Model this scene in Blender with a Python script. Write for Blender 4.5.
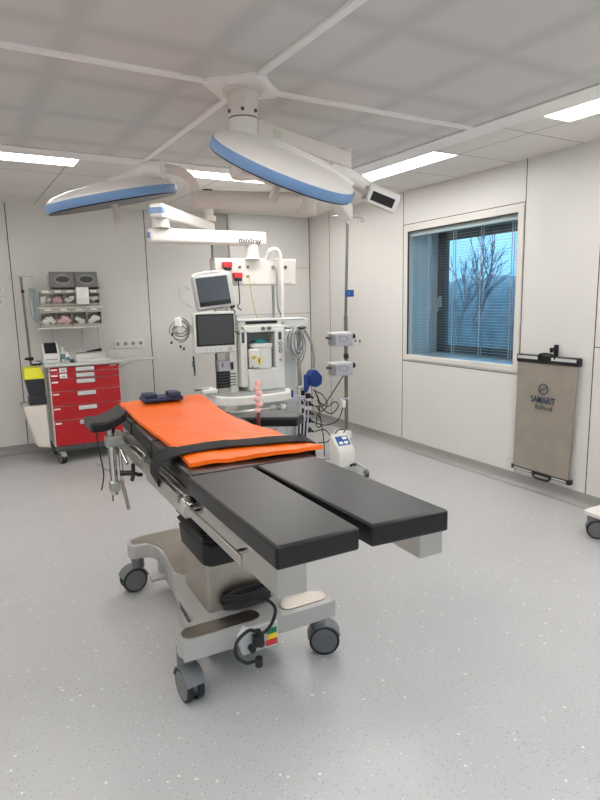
import bpy, bmesh, math, random
from mathutils import Vector, Matrix, noise
random.seed(7)
S = bpy.context.scene
COL = S.collection
for o in list(bpy.data.objects):
    bpy.data.objects.remove(o)

# ------------------------------------------------------------------ camera
cam_d = bpy.data.cameras.new('camera'); cam = bpy.data.objects.new('camera', cam_d); COL.objects.link(cam)
cam_d.sensor_fit = 'HORIZONTAL'; cam_d.sensor_width = 36; cam_d.lens = 589.24 / 600 * 36
cam_d.clip_start = 0.05; cam_d.clip_end = 200
yaw, pitch, roll = math.radians(28.2935), math.radians(9.544), math.radians(-1.239)
fw = Vector((math.sin(yaw) * math.cos(pitch), math.cos(yaw) * math.cos(pitch), -math.sin(pitch)))
r0 = Vector((math.cos(yaw), -math.sin(yaw), 0)); u0 = r0.cross(fw)
rt = math.cos(roll) * r0 + math.sin(roll) * u0; up = -math.sin(roll) * r0 + math.cos(roll) * u0
cam.matrix_world = Matrix(((rt.x, up.x, -fw.x, 0), (rt.y, up.y, -fw.y, 0), (rt.z, up.z, -fw.z, 1.6), (0, 0, 0, 1)))
S.camera = cam
# ------------------------------------------------------------------ light / exposure
S.view_settings.view_transform = 'Standard'; S.view_settings.look = 'None'
S.view_settings.gamma = 1; S.view_settings.use_curve_mapping = False
S.view_settings.exposure = 0.0
LAMP_POWER = 18.5
SKY_POWER = 2.9
S.cycles.use_denoising = True
S.cycles.max_bounces = 8
S.cycles.diffuse_bounces = 5
S.cycles.sample_clamp_indirect = 6
w = bpy.data.worlds.new('dusk_sky'); S.world = w; w.use_nodes = True
nt = w.node_tree; nt.nodes.clear()
_o = nt.nodes.new('ShaderNodeOutputWorld'); _b = nt.nodes.new('ShaderNodeBackground'); _r = nt.nodes.new('ShaderNodeValToRGB')
_t = nt.nodes.new('ShaderNodeTexCoord'); _s = nt.nodes.new('ShaderNodeSeparateXYZ'); _n = nt.nodes.new('ShaderNodeTexNoise')
_m = nt.nodes.new('ShaderNodeMath'); _m.operation = 'MULTIPLY_ADD'; _m.inputs[1].default_value = .14
_n.inputs['Scale'].default_value = 3.0; _n.inputs['Detail'].default_value = 5
nt.links.new(_t.outputs['Generated'], _s.inputs[0]); nt.links.new(_t.outputs['Generated'], _n.inputs['Vector'])
nt.links.new(_n.outputs['Fac'], _m.inputs[0]); nt.links.new(_s.outputs['Z'], _m.inputs[2])
nt.links.new(_m.outputs[0], _r.inputs['Fac']); nt.links.new(_r.outputs['Color'], _b.inputs['Color']); nt.links.new(_b.outputs[0], _o.inputs[0])
_r.color_ramp.elements[0].position = 0.0; _r.color_ramp.elements[0].color = (.10, .28, .42, 1)
_r.color_ramp.elements[1].position = 1.0; _r.color_ramp.elements[1].color = (.10, .42, .85, 1)
for p, c in ((.07, (.16, .36, .54, 1)), (.16, (.25, .46, .62, 1)), (.22, (.40, .54, .60, 1)), (.30, (.25, .62, .95, 1))):
    e = _r.color_ramp.elements.new(p); e.color = c
for p, c in ((.42, (.6, 1.1, 1.5, 1)), (.65, (1.2, 2.0, 2.7, 1))):
    e = _r.color_ramp.elements.new(p); e.color = c
_r.color_ramp.elements[len(_r.color_ramp.elements) - 1].color = (1.2, 2.0, 2.7, 1)
_b.inputs['Strength'].default_value = SKY_POWER

H = 2.674; XW = 3.953; YB = 7.055; YP = 6.985; XP = 2.82; XL = -2.2; YF = -1.6
CX, CY = 1.272, 2.90; TILT = math.radians(2.2)

# ------------------------------------------------------------------ materials
def lin(c):
    return tuple((x / 255 / 12.92) if x / 255 <= .04045 else ((x / 255 + .055) / 1.055) ** 2.4 for x in c)
MATS = {}
def mat(name, rgb, rough=.5, metal=0., var=.06, scale=30., bump=0., emit=0., alpha=1., trans=0., coat=0., dist=.002, spec=.5):
    m = bpy.data.materials.new(name); m.use_nodes = True; n = m.node_tree.nodes; l = m.node_tree.links
    p = n['Principled BSDF']; c = lin(rgb)
    p.inputs['Roughness'].default_value = rough; p.inputs['Metallic'].default_value = metal
    p.inputs['Alpha'].default_value = alpha; p.inputs['Transmission Weight'].default_value = trans; p.inputs['Coat Weight'].default_value = coat
    p.inputs['Specular IOR Level'].default_value = spec
    tc = n.new('ShaderNodeTexCoord'); no = n.new('ShaderNodeTexNoise'); no.inputs['Scale'].default_value = scale; no.inputs['Detail'].default_value = 4
    l.new(tc.outputs['Object'], no.inputs['Vector'])
    cr = n.new('ShaderNodeValToRGB'); cr.color_ramp.elements[0].position = .3; cr.color_ramp.elements[1].position = .7
    cr.color_ramp.elements[0].color = tuple(x * (1 - var) for x in c) + (1,); cr.color_ramp.elements[1].color = tuple(min(1, x * (1 + var)) for x in c) + (1,)
    l.new(no.outputs['Fac'], cr.inputs['Fac']); l.new(cr.outputs['Color'], p.inputs['Base Color'])
    if bump:
        b = n.new('ShaderNodeBump'); b.inputs['Strength'].default_value = bump; b.inputs['Distance'].default_value = dist
        l.new(no.outputs['Fac'], b.inputs['Height']); l.new(b.outputs['Normal'], p.inputs['Normal'])
    if emit:
        p.inputs['Emission Strength'].default_value = emit; p.inputs['Emission Color'].default_value = c + (1,)
    MATS[name] = m; return m
M = MATS
mat('wall_panel', (220, 217, 212), .38, var=.015, scale=1.5)
mat('grey_panel', (176, 173, 168), .4, var=.02)
mat('wall_joint', (60, 58, 56), .7)
mat('window_trim', (218, 214, 206), .4, var=.01)
mat('cove', (150, 148, 144), .35, var=.04, scale=60)
mat('white_plastic', (226, 224, 218), .38, var=.02)
mat('beam_white', (244, 241, 238), .4, var=.01)
mat('lamp_white', (232, 226, 220), .3, var=.01, coat=.2)
mat('cream_plastic', (222, 214, 206), .4, var=.02)
mat('light_grey', (196, 198, 196), .42, var=.03)
mat('mid_grey', (140, 142, 142), .45, var=.04)
mat('castor_grey', (106, 108, 110), .4, var=.03)
mat('dark_grey', (70, 72, 74), .5, var=.05)
mat('rubber', (28, 28, 30), .6, var=.1)
mat('black_plastic', (22, 22, 24), .35, var=.05)
mat('leather', (14, 13, 14), .38, var=.08, scale=220, bump=.05, dist=.001)
mat('bellows', (16, 16, 17), .55, var=.1)
mat('steel', (190, 187, 182), .28, 1., var=.015, scale=6)
mat('brushed', (176, 168, 158), .33, 1., var=.07, scale=8)
mat('pole_steel', (132, 130, 124), .32, .85, var=.015, scale=6)
mat('chrome', (214, 212, 208), .14, 1., var=.02)
mat('base_silver', (182, 180, 177), .4, .35, var=.02)
mat('blue_rim', (116, 150, 194), .4, var=.03)
mat('screen_a', (74, 80, 88), .25, var=.04)
mat('screen_b', (66, 66, 68), .3, var=.04)
mat('red', (176, 12, 22), .38, var=.03)
mat('plug_red', (205, 50, 58), .4, var=.03)
mat('orange', (255, 108, 4), .45, var=.04, scale=9, bump=.4, dist=.012)
mat('strap', (14, 14, 16), .75, var=.15, scale=300, bump=.3)
mat('navy', (34, 48, 78), .6, var=.12, scale=40, bump=.2)
mat('royal_blue', (26, 58, 130), .5, var=.1, scale=40, bump=.2)
mat('label_blue', (32, 84, 150), .4)
mat('yellow', (228, 226, 40), .4, var=.03)
mat('amber_label', (236, 210, 60), .4)
mat('sticker', (206, 206, 184), .4)
mat('green', (30, 120, 84), .4)
mat('teal', (26, 118, 122), .4)
mat('bin_body', (38, 42, 50), .4, var=.06)
mat('bag_white', (226, 218, 208), .5, var=.03, scale=9, bump=.4, dist=.01)
mat('bin_smoke', (126, 124, 122), .25, var=.03)
mat('bin_front', (178, 172, 160), .25, var=.03)
mat('paper', (238, 236, 230), .6, var=.03)
mat('pack_white', (226, 226, 220), .4, var=.06, scale=80)
mat('pack_pink', (214, 174, 178), .5, var=.2, scale=90)
mat('pack_green', (70, 96, 84), .5, var=.2, scale=80)
mat('cable_grey', (150, 152, 152), .5)
mat('cable_dark', (40, 42, 44), .5)
mat('tube_clear', (214, 214, 226), .2, var=.02, alpha=.75)
mat('tube_teal', (120, 150, 150), .4)
mat('cord_yellow', (196, 180, 90), .5)
mat('lilac', (180, 178, 186), .4, var=.04)
mat('pink', (238, 188, 184), .45, var=.05)
mat('maroon', (110, 48, 46), .45)
mat('cover_taupe', (160, 151, 140), .40, .25, var=.07, scale=7, bump=.5, dist=.012)
mat('print_dark', (44, 58, 78), .6)
mat('text_dark', (50, 52, 60), .5)
mat('window_dark', (40, 46, 52), .4)
mat('reveal', (225, 228, 228), .6, var=.02)
mat('blind', (130, 145, 160), .4, var=.02)
mat('bark', (78, 80, 84), .8, var=.2)
mat('foliage', (58, 70, 74), .8, var=.5, scale=2.5)
mat('grass', (70, 86, 74), .9, var=.3, scale=.5)
mat('diffuser', (255, 253, 251), .4, var=0, emit=LAMP_POWER)
def glass(name, tint, rough=.02):
    m = bpy.data.materials.new(name); m.use_nodes = True; n = m.node_tree.nodes; l = m.node_tree.links
    n.remove(n['Principled BSDF']); o = n['Material Output']
    t = n.new('ShaderNodeBsdfTransparent'); t.inputs['Color'].default_value = tint + (1,)
    g = n.new('ShaderNodeBsdfGlossy'); g.inputs['Roughness'].default_value = rough
    f = n.new('ShaderNodeLayerWeight'); f.inputs['Blend'].default_value = .5
    pw = n.new('ShaderNodeMath'); pw.operation = 'POWER'; pw.inputs[1].default_value = 5; l.new(f.outputs['Facing'], pw.inputs[0])
    ma = n.new('ShaderNodeMath'); ma.operation = 'MULTIPLY_ADD'; ma.inputs[1].default_value = .8; ma.inputs[2].default_value = .03; l.new(pw.outputs[0], ma.inputs[0])
    x = n.new('ShaderNodeMixShader'); l.new(ma.outputs[0], x.inputs[0]); l.new(t.outputs[0], x.inputs[1]); l.new(g.outputs[0], x.inputs[2]); l.new(x.outputs[0], o.inputs['Surface'])
    MATS[name] = m
glass('glass', (.90, .95, .98))
def special():
    # floor vinyl with flecks
    m = mat('floor_vinyl', (181, 180, 179), .34, var=.03, scale=2.2); n = m.node_tree.nodes; l = m.node_tree.links; p = n['Principled BSDF']
    base = p.inputs['Base Color'].links[0].from_socket; tc = [x for x in n if x.type == 'TEX_COORD'][0]
    cur = base
    for sc, th, col, rnd in ((16, .085, (222, 222, 216), 1), (34, .11, (206, 206, 202), 1), (22, .038, (138, 138, 138), 1), (60, .16, (140, 141, 140), 1)):
        v = n.new('ShaderNodeTexVoronoi'); v.inputs['Scale'].default_value = sc; v.inputs['Randomness'].default_value = rnd
        mp = n.new('ShaderNodeMapping'); mp.inputs['Location'].default_value = (sc * 1.37, sc * .7, 0)
        l.new(tc.outputs['Object'], mp.inputs[0]); l.new(mp.outputs[0], v.inputs['Vector'])
        lt = n.new('ShaderNodeMath'); lt.operation = 'LESS_THAN'; lt.inputs[1].default_value = th; l.new(v.outputs['Distance'], lt.inputs[0])
        mx = n.new('ShaderNodeMixRGB'); mx.inputs['Color2'].default_value = lin(col) + (1,); l.new(lt.outputs[0], mx.inputs['Fac']); l.new(cur, mx.inputs['Color1']); cur = mx.outputs['Color']
    l.new(cur, p.inputs['Base Color'])
    # ceiling tiles: thin joints
    m = mat('ceiling_tile', (230, 226, 221), .6, var=.015, scale=3); grid(m, (.64, .64), (.02, .0), .008, (140, 138, 134))
    # canopy fabric, shadow of the filter frames behind painted in as broad soft bands
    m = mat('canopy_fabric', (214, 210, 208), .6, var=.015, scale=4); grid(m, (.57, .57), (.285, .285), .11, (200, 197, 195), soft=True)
def grid(m, size, off, wdt, col, soft=False):
    n = m.node_tree.nodes; l = m.node_tree.links; p = n['Principled BSDF']
    base = p.inputs['Base Color'].links[0].from_socket; tc = [x for x in n if x.type == 'TEX_COORD'][0]
    sp = n.new('ShaderNodeSeparateXYZ'); l.new(tc.outputs['Object'], sp.inputs[0]); outs = []
    for i, ax in enumerate('XY'):
        a = n.new('ShaderNodeMath'); a.operation = 'ADD'; a.inputs[1].default_value = 100 * size[i] + off[i]; l.new(sp.outputs[ax], a.inputs[0])
        pp = n.new('ShaderNodeMath'); pp.operation = 'PINGPONG'; pp.inputs[1].default_value = size[i] / 2; l.new(a.outputs[0], pp.inputs[0])
        mr = n.new('ShaderNodeMapRange'); mr.inputs['From Min'].default_value = 0 if soft else wdt * .45; mr.inputs['From Max'].default_value = wdt if soft else wdt * .55
        if soft: mr.interpolation_type = 'SMOOTHSTEP'
        mr.inputs['To Min'].default_value = 1; mr.inputs['To Max'].default_value = 0; l.new(pp.outputs[0], mr.inputs['Value']); outs.append(mr)
    mx = n.new('ShaderNodeMath'); mx.operation = 'MAXIMUM'; l.new(outs[0].outputs[0], mx.inputs[0]); l.new(outs[1].outputs[0], mx.inputs[1])
    c = n.new('ShaderNodeMixRGB'); c.inputs['Color2'].default_value = lin(col) + (1,); l.new(mx.outputs[0], c.inputs['Fac']); l.new(base, c.inputs['Color1']); l.new(c.outputs['Color'], p.inputs['Base Color'])
special()

# ------------------------------------------------------------------ mesh helpers
def catmull(pts, n=8):
    pts = [Vector(p) for p in pts]
    if len(pts) < 3: return pts
    P = [pts[0] * 2 - pts[1]] + pts + [pts[-1] * 2 - pts[-2]]; out = []
    for i in range(1, len(P) - 2):
        a, b, c, d = P[i - 1:i + 3]
        for k in range(n):
            t = k / n
            out.append(.5 * ((2 * b) + (c - a) * t + (2 * a - 5 * b + 4 * c - d) * t * t + (3 * b - a - 3 * c + d) * t ** 3))
    return out + [pts[-1]]
def rootloc(o):
    v = Vector((0, 0, 0))
    while o is not None: v += o.location; o = o.parent
    return v
class MB:
    def __init__(s): s.b = bmesh.new(); s.m = []; s.k = 0
    def mat(s, name):
        if name not in s.m: s.m.append(name)
        s.k = s.m.index(name); return s
    def _f(s, faces):
        for f in faces: f.material_index = s.k
    def hull(s, vs, faces):
        v = [s.b.verts.new(p) for p in vs]; s._f([s.b.faces.new([v[i] for i in f]) for f in faces]); return s
    def box(s, a, c, tr=None):
        x0, y0, z0 = [min(a[i], c[i]) for i in range(3)]; x1, y1, z1 = [max(a[i], c[i]) for i in range(3)]
        vs = [(x0, y0, z0), (x1, y0, z0), (x1, y1, z0), (x0, y1, z0), (x0, y0, z1), (x1, y0, z1), (x1, y1, z1), (x0, y1, z1)]
        if tr is not None: vs = [tr @ Vector(p) for p in vs]
        s.hull(vs, [(0, 3, 2, 1), (4, 5, 6, 7), (0, 1, 5, 4), (1, 2, 6, 5), (2, 3, 7, 6), (3, 0, 4, 7)]); return s
    def prism(s, poly, lo, hi, axis='z', tr=None):
        def P(p, h): return {'z': (p[0], p[1], h), 'y': (p[0], h, p[1]), 'x': (h, p[0], p[1])}[axis]
        n = len(poly); vs = [P(p, lo) for p in poly] + [P(p, hi) for p in poly]
        if tr is not None: vs = [tr @ Vector(p) for p in vs]
        fs = [tuple(range(n))[::-1], tuple(range(n, 2 * n))] + [(i, (i + 1) % n, n + (i + 1) % n, n + i) for i in range(n)]
        s.hull(vs, fs); return s
    def tube(s, pts, r, n=10, smooth=True, cap=True, ry=None):
        pts = catmull(pts) if (smooth and len(pts) > 2) else [Vector(p) for p in pts]
        R = r if isinstance(r, (list, tuple)) else None
        rings = []; nrm = None
        for i, p in enumerate(pts):
            t = (pts[min(i + 1, len(pts) - 1)] - pts[max(i - 1, 0)]).normalized()
            if nrm is None:
                a = Vector((0, 0, 1)) if abs(t.z) < .9 else Vector((1, 0, 0)); nrm = t.cross(a).normalized()
            nrm = (nrm - t * nrm.dot(t)); nrm = nrm.normalized() if nrm.length > 1e-6 else t.orthogonal().normalized()
            bi = t.cross(nrm)
            rr = (R[0] + (R[-1] - R[0]) * i / (len(pts) - 1)) if R else r
            rings.append([s.b.verts.new(p + nrm * math.cos(2 * math.pi * k / n) * rr + bi * math.sin(2 * math.pi * k / n) * (ry or rr)) for k in range(n)])
        fs = []
        for a, c in zip(rings, rings[1:]):
            fs += [s.b.faces.new((a[k], a[(k + 1) % n], c[(k + 1) % n], c[k])) for k in range(n)]
        if cap: fs += [s.b.faces.new(rings[0][::-1]), s.b.faces.new(rings[-1])]
        s._f(fs); return s
    def cyl(s, p0, p1, r, r1=None, n=24):
        return s.tube([p0, p1], [r, r if r1 is None else r1], n, smooth=False)
    def lathe(s, prof, c=(0, 0, 0), n=32, tr=None, sx=1, sy=1):
        rings = []
        for r, z in prof:
            ring = []
            for k in range(n):
                a = 2 * math.pi * k / n; p = Vector((c[0] + r * sx * math.cos(a), c[1] + r * sy * math.sin(a), c[2] + z))
                ring.append(s.b.verts.new(tr @ p if tr is not None else p))
            rings.append(ring)
        fs = []
        for a, b_ in zip(rings, rings[1:]):
            fs += [s.b.faces.new((a[k], a[(k + 1) % n], b_[(k + 1) % n], b_[k])) for k in range(n)]
        fs += [s.b.faces.new(rings[0][::-1]), s.b.faces.new(rings[-1])]; s._f(fs); return s
    def ball(s, c, r, sx=1, sy=1, sz=1, n=12):
        prof = [(r * math.sin(math.pi * (i + .04) / (n + .08)), -r * sz * math.cos(math.pi * (i + .04) / (n + .08))) for i in range(n + 1)]
        return s.lathe(prof, c, 16, sx=sx, sy=sy)
    def grid(s, f, nu, nv, thick=None):
        """f(u,v)->point, closed sheet with thickness along -z"""
        A = [[s.b.verts.new(f(i / nu, j / nv)) for j in range(nv + 1)] for i in range(nu + 1)]
        fs = [s.b.faces.new((A[i][j], A[i + 1][j], A[i + 1][j + 1], A[i][j + 1])) for i in range(nu) for j in range(nv)]
        if thick:
            B = [[s.b.verts.new(Vector(f(i / nu, j / nv)) - Vector(thick)) for j in range(nv + 1)] for i in range(nu + 1)]
            fs += [s.b.faces.new((B[i][j], B[i][j + 1], B[i + 1][j + 1], B[i + 1][j])) for i in range(nu) for j in range(nv)]
            edge = [(i, 0) for i in range(nu)] + [(nu, j) for j in range(nv)] + [(i, nv) for i in range(nu, 0, -1)] + [(0, j) for j in range(nv, 0, -1)]
            for k, (i, j) in enumerate(edge):
                i2, j2 = edge[(k + 1) % len(edge)]
                fs.append(s.b.faces.new((A[i][j], B[i][j], B[i2][j2], A[i2][j2])))
        s._f(fs); return s
    def build(s, name, material=None, parent=None, bevel=0., seg=2, local=False, angle=35, sub=0):
        if not s.m: s.m = [material or 'white_plastic']
        me = bpy.data.meshes.new(name)
        bmesh.ops.recalc_face_normals(s.b, faces=s.b.faces[:])
        if parent is not None and not local:
            bmesh.ops.translate(s.b, vec=-rootloc(parent), verts=s.b.verts[:])
        s.b.to_mesh(me); s.b.free()
        for k in s.m: me.materials.append(MATS[k])
        me.shade_smooth(); me.set_sharp_from_angle(angle=math.radians(angle))
        o = bpy.data.objects.new(name, me); COL.objects.link(o)
        if parent is not None: o.parent = parent
        if bevel:
            b = o.modifiers.new('bevel', 'BEVEL'); b.width = bevel; b.segments = seg; b.limit_method = 'ANGLE'; b.angle_limit = math.radians(40); b.harden_normals = False
            me.shade_smooth(); me.set_sharp_from_angle(angle=math.radians(62 if seg > 1 else 35))
        if sub:
            b = o.modifiers.new('sub', 'SUBSURF'); b.levels = sub; b.render_levels = sub
        return o
def one(material, fn, name, parent=None, **k):
    b = MB(); b.mat(material); fn(b); return b.build(name, parent=parent, **k)
def tag(o, label, cat, group=None, kind=None):
    o['label'] = label; o['category'] = cat
    if group: o['group'] = group
    if kind: o['kind'] = kind
    return o
def thing(name, loc, label, cat, group=None, rot=None):
    o = bpy.data.objects.new(name, None); COL.objects.link(o); o.empty_display_size = .1
    o.location = loc
    if rot is not None: o.rotation_euler = rot
    return tag(o, label, cat, group)
def struct(o, label=None):
    o['kind'] = 'structure'
    if label: o['label'] = label
    return o
def text(name, s, size, mtx, material, parent=None, extr=.0006, align='CENTER', sx=1., bold=0.):
    c = bpy.data.curves.new(name, 'FONT'); c.body = s; c.size = size; c.extrude = extr; c.align_x = align; c.align_y = 'CENTER'; c.offset = bold
    t = bpy.data.objects.new(name, c); COL.objects.link(t); bpy.context.view_layer.update()
    me = bpy.data.meshes.new_from_object(t.evaluated_get(bpy.context.evaluated_depsgraph_get()))
    bpy.data.objects.remove(t)
    me.transform(mtx @ Matrix.Diagonal((sx, 1, 1, 1)))
    if parent is not None: me.transform(Matrix.Translation(-rootloc(parent)))
    me.materials.clear(); me.materials.append(MATS[material]); me.name = name
    o = bpy.data.objects.new(name, me); COL.objects.link(o); o.parent = parent; return o
def frame(loc, X, Y):
    X = Vector(X).normalized(); Y = Vector(Y).normalized(); Z = X.cross(Y)
    return Matrix(((X.x, Y.x, Z.x, loc[0]), (X.y, Y.y, Z.y, loc[1]), (X.z, Y.z, Z.z, loc[2]), (0, 0, 0, 1)))
def copy_tree(o, parent=None):
    c = o.copy(); COL.objects.link(c)
    if parent is not None: c.parent = parent
    for ch in [x for x in o.children]: copy_tree(ch, c)
    return c
def castor(parent, x, y, top, R=.0625, ang=0., name='castor', single=False, gap=.018, wd=.022, fork='castor_grey', z0=0.):
    """twin wheel castor whose swivel axis is at x,y and whose wheels touch z0"""
    d = Vector((math.cos(ang), math.sin(ang), 0)); s_ = Vector((-d.y, d.x, 0)); off = R * .45
    c = Vector((x, y, z0 + R)) + d * off
    f = MB().mat(fork)
    # hood over the wheels
    prof = []
    for k in range(13):
        a = math.radians(-10 + 200 * k / 12); prof.append((math.cos(a), math.sin(a)))
    hw = gap / 2 if not single else wd / 2 + .006
    for sg in ((-1, 1) if single else (0,)):
        h0 = sg * hw if single else -hw
        h1 = sg * (hw + .006) if single else hw
        poly = [c + d * (px * R * .8) + Vector((0, 0, pz * R * .8)) for px, pz in prof]
        n = len(poly); vs = [p + s_ * h0 for p in poly] + [p + s_ * h1 for p in poly]
        f.hull(vs, [tuple(range(n))[::-1], tuple(range(n, 2 * n))] + [(i, (i + 1) % n, n + (i + 1) % n, n + i) for i in range(n)])
    wtot = (gap / 2 + wd + .004) if not single else hw + .006
    arc = [c + d * (math.cos(math.radians(a)) * R * 1.12) + Vector((0, 0, math.sin(math.radians(a)) * R * 1.12)) for a in range(20, 171, 15)]
    inn = [c + d * (math.cos(math.radians(a)) * R * 1.03) + Vector((0, 0, math.sin(math.radians(a)) * R * 1.03)) for a in range(20, 171, 15)]
    ring = arc + inn[::-1]; n = len(ring)
    vs = [p - s_ * wtot for p in ring] + [p + s_ * wtot for p in ring]
    f.hull(vs, [tuple(range(n))[::-1], tuple(range(n, 2 * n))] + [(i, (i + 1) % n, n + (i + 1) % n, n + i) for i in range(n)])
    f.cyl((x, y, z0 + R * 1.9), (x, y, top), R * .52, n=20)
    o = f.build(name, parent=parent)
    for sg in ((-1, 1) if not single else (0,)):
        cc = c + s_ * sg * (gap / 2 + wd / 2)
        wb = MB().mat('rubber').tube([cc - s_ * wd * .5, cc - s_ * wd * .36, cc + s_ * wd * .36, cc + s_ * wd * .5], R, 28, smooth=False)
        wb.mat('castor_grey').cyl(cc - s_ * (wd * .5 + .002), cc + s_ * (wd * .5 + .002), R * .84, n=28)
        wb.build('wheel', parent=o, bevel=.002)
    return o

# ================================================================== STRUCTURE
struct(MB().mat('floor_vinyl').box((XL - .2, YF - .2, -.1), (XW + .2, YB + .2, 0)).build('floor'))
ce = MB().mat('ceiling_tile').box((-6, -6, 0), (6, 6, .1)).build('ceiling'); struct(ce)
ce.location = (CX + (.755 - CX), 4.75 + .0, H); ce.rotation_euler = (0, 0, TILT)
# right wall with window opening
W0, W1, Z0, Z1 = 3.513, 4.935, 1.02, 2.275
wr = MB().mat('wall_panel')
wr.box((XW, YF - .2, 0), (XW + .14, W0, H + .1)).box((XW, W1, 0), (XW + .14, YB + .2, H + .1)).box((XW, W0, 0), (XW + .14, W1, Z0)).box((XW, W0, Z1), (XW + .14, W1, H + .1))
wall_right = struct(wr.build('wall_right'))
wb = struct(MB().mat('wall_panel').box((XL - .2, YB, 0), (XW + .14, YB + .14, H + .1)).build('wall_back'))
wa = struct(MB().mat('wall_panel').box((XP, YP, 0), (XW, YB, H + .05)).build('wall_alcove'))
MB().mat('grey_panel').box((2.615, YB - .03, .1), (XP, YB + .01, H)).build('infill_panel', parent=wa)
struct(MB().mat('wall_panel').box((XL - .14, YF - .2, 0), (XL, YB + .2, H + .1)).build('wall_left'))
struct(MB().mat('wall_panel').box((XL - .2, YF - .14, 0), (XW + .2, YF, H + .1)).build('wall_front'))
def seam_r(y0, y1, z0, z1, t=.0035, parent=None, nm='panel_joint'):
    MB().mat('wall_joint').box((XW - .0015, y0 - t, z0 - t), (XW + .01, y1 + t, z1 + t)).build(nm, parent=wall_right)
for y in (6.48, 5.01, 3.452, 2.775, 1.25, -.3): seam_r(y, y, .1, H)
seam_r(3.452, 5.01, 2.345, 2.345, .003); seam_r(3.452, 5.01, .95, .95, .003)
seam_r(1.25, 2.775, 1.22, 1.22, .003)
def seam_b(x, wall, y): MB().mat('wall_joint').box((x - .0045, y - .0015, .1), (x + .0045, y + .01, H)).build('panel_joint', parent=wall)
for x in (-1.07, .36, 1.80): seam_b(x, wb, YB)
seam_b(2.612, wa, YB - .003); seam_b(XW - .006, wa, YP)
for z in (1.44, 2.03): MB().mat('wall_joint').box((XP, YP - .0015, z - .002), (XW, YP + .01, z + .002)).build('panel_joint', parent=wa)
# coved vinyl skirting
def cove(nm, p, q, nrm):
    p = Vector(p); q = Vector(q); nrm = Vector(nrm)
    prof = [(0, .1), (.006, .1), (.007, .06), (.014, .03), (.03, .012), (.055, .003), (.055, 0), (0, 0)]
    b = MB().mat('cove'); n = len(prof)
    vs = [p + nrm * a + Vector((0, 0, z)) for a, z in prof] + [q + nrm * a + Vector((0, 0, z)) for a, z in prof]
    b.hull(vs, [tuple(range(n)), tuple(range(n, 2 * n))[::-1]] + [(i, (i + 1) % n, n + (i + 1) % n, n + i) for i in range(n)])
    struct(b.build(nm, angle=50))
cove('baseboard_right', (XW, YF, .001), (XW, YP, .001), (-1, 0, 0))
cove('baseboard_back', (XL, YB, .001), (XP, YB, .001), (0, -1, 0))
cove('baseboard_alcove', (XP, YP, .001), (XW, YP, .001), (0, -1, 0))
cove('baseboard_left', (XL, YF, .001), (XL, YB, .001), (1, 0, 0))

# ---------------- window
win = bpy.data.objects.new('window_1', None); COL.objects.link(win); win.location = (XW, W0, Z0); struct(win)
XO = XW + .40
fr = MB().mat('window_trim')
tw = .028
fr.box((XW - .012, W0 - .055, Z0 - .05), (XW + .02, W1 + .055, Z0 + .002)).box((XW - .012, W0 - .055, Z1 - .002), (XW + .02, W1 + .055, Z1 + .05))
fr.box((XW - .012, W0 - .055, Z0), (XW + .02, W0 + .003, Z1)).box((XW - .012, W1 - .003, Z0), (XW + .02, W1 + .055, Z1))
fr.build('window_frame', parent=win, bevel=.003)
MB().mat('wall_joint').box((XW - .006, W0 + .003, Z0 + .002), (XW + .01, W0 + .009, Z1 - .002)).box((XW - .006, W0, Z1 - .010), (XW + .01, W1, Z1 - .003)).box((XW - .006, W1 - .009, Z0), (XW + .01, W1 - .003, Z1)).build('gasket', parent=win)
rv = MB().mat('reveal')
rv.box((XW + .14, W0 - .1, Z0 - .12), (XO + .1, W1 + .1, Z0)).box((XW + .14, W0 - .1, Z1), (XO + .1, W1 + .1, Z1 + .12)).box((XW + .14, W0 - .12, Z0), (XO + .1, W0, Z1)).box((XW + .14, W1, Z0), (XO + .1, W1 + .12, Z1))
rv.build('reveal', parent=win)
MB().mat('glass').box((XW + .012, W0 + .003, Z0 + .002), (XW + .016, W1 - .003, Z1 - .01)).build('pane', parent=win)
MB().mat('glass').box((XO + .02, W0 + .07, Z0 + .07), (XO + .026, W1 - .07, Z1 - .07)).build('outer_pane', parent=win)
sf = MB().mat('window_dark')
fwd = .115
sf.box((XO, W0, Z0), (XO + .06, W1, Z0 + .09)).box((XO, W0, Z1 - .09), (XO + .06, W1, Z1)).box((XO, W0, Z0), (XO + .06, W0 + fwd, Z1)).box((XO, W1 - fwd, Z0), (XO + .06, W1, Z1))
sf.build('sash', parent=win, bevel=.004)
hd = MB().mat('light_grey').box((XO - .015, W1 - .075, 1.50), (XO, W1 - .045, 1.62)).box((XO - .045, W1 - .07, 1.58), (XO - .012, W1 - .05, 1.60)).box((XO - .05, W1 - .068, 1.46), (XO - .036, W1 - .052, 1.60)).build('handle', parent=win, bevel=.003)
bl = MB().mat('blind'); nsl = 46; za, zb_ = Z0 + .03, Z1 - .065
for i in range(nsl):
    z = za + (zb_ - za) * i / (nsl - 1); th = math.radians(3)
    dx, dz = .0075 * math.cos(th), .0075 * math.sin(th); xc = XW + .055
    bl.hull([(xc - dx, W0 + .012, z - dz), (xc + dx, W0 + .012, z + dz), (xc + dx, W1 - .012, z + dz), (xc - dx, W1 - .012, z - dz), (xc - dx, W0 + .012, z - dz - .0012), (xc + dx, W0 + .012, z + dz - .0012), (xc + dx, W1 - .012, z + dz - .0012), (xc - dx, W1 - .012, z - dz - .0012)],
            [(0, 1, 2, 3), (7, 6, 5, 4), (0, 4, 5, 1), (1, 5, 6, 2), (2, 6, 7, 3), (3, 7, 4, 0)])
bl.build('venetian_blind', parent=win, angle=20)
MB().mat('window_trim').box((XW + .03, W0 + .01, Z1 - .05), (XW + .085, W1 - .01, Z1 - .008)).build('blind_headrail', parent=win)
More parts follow.
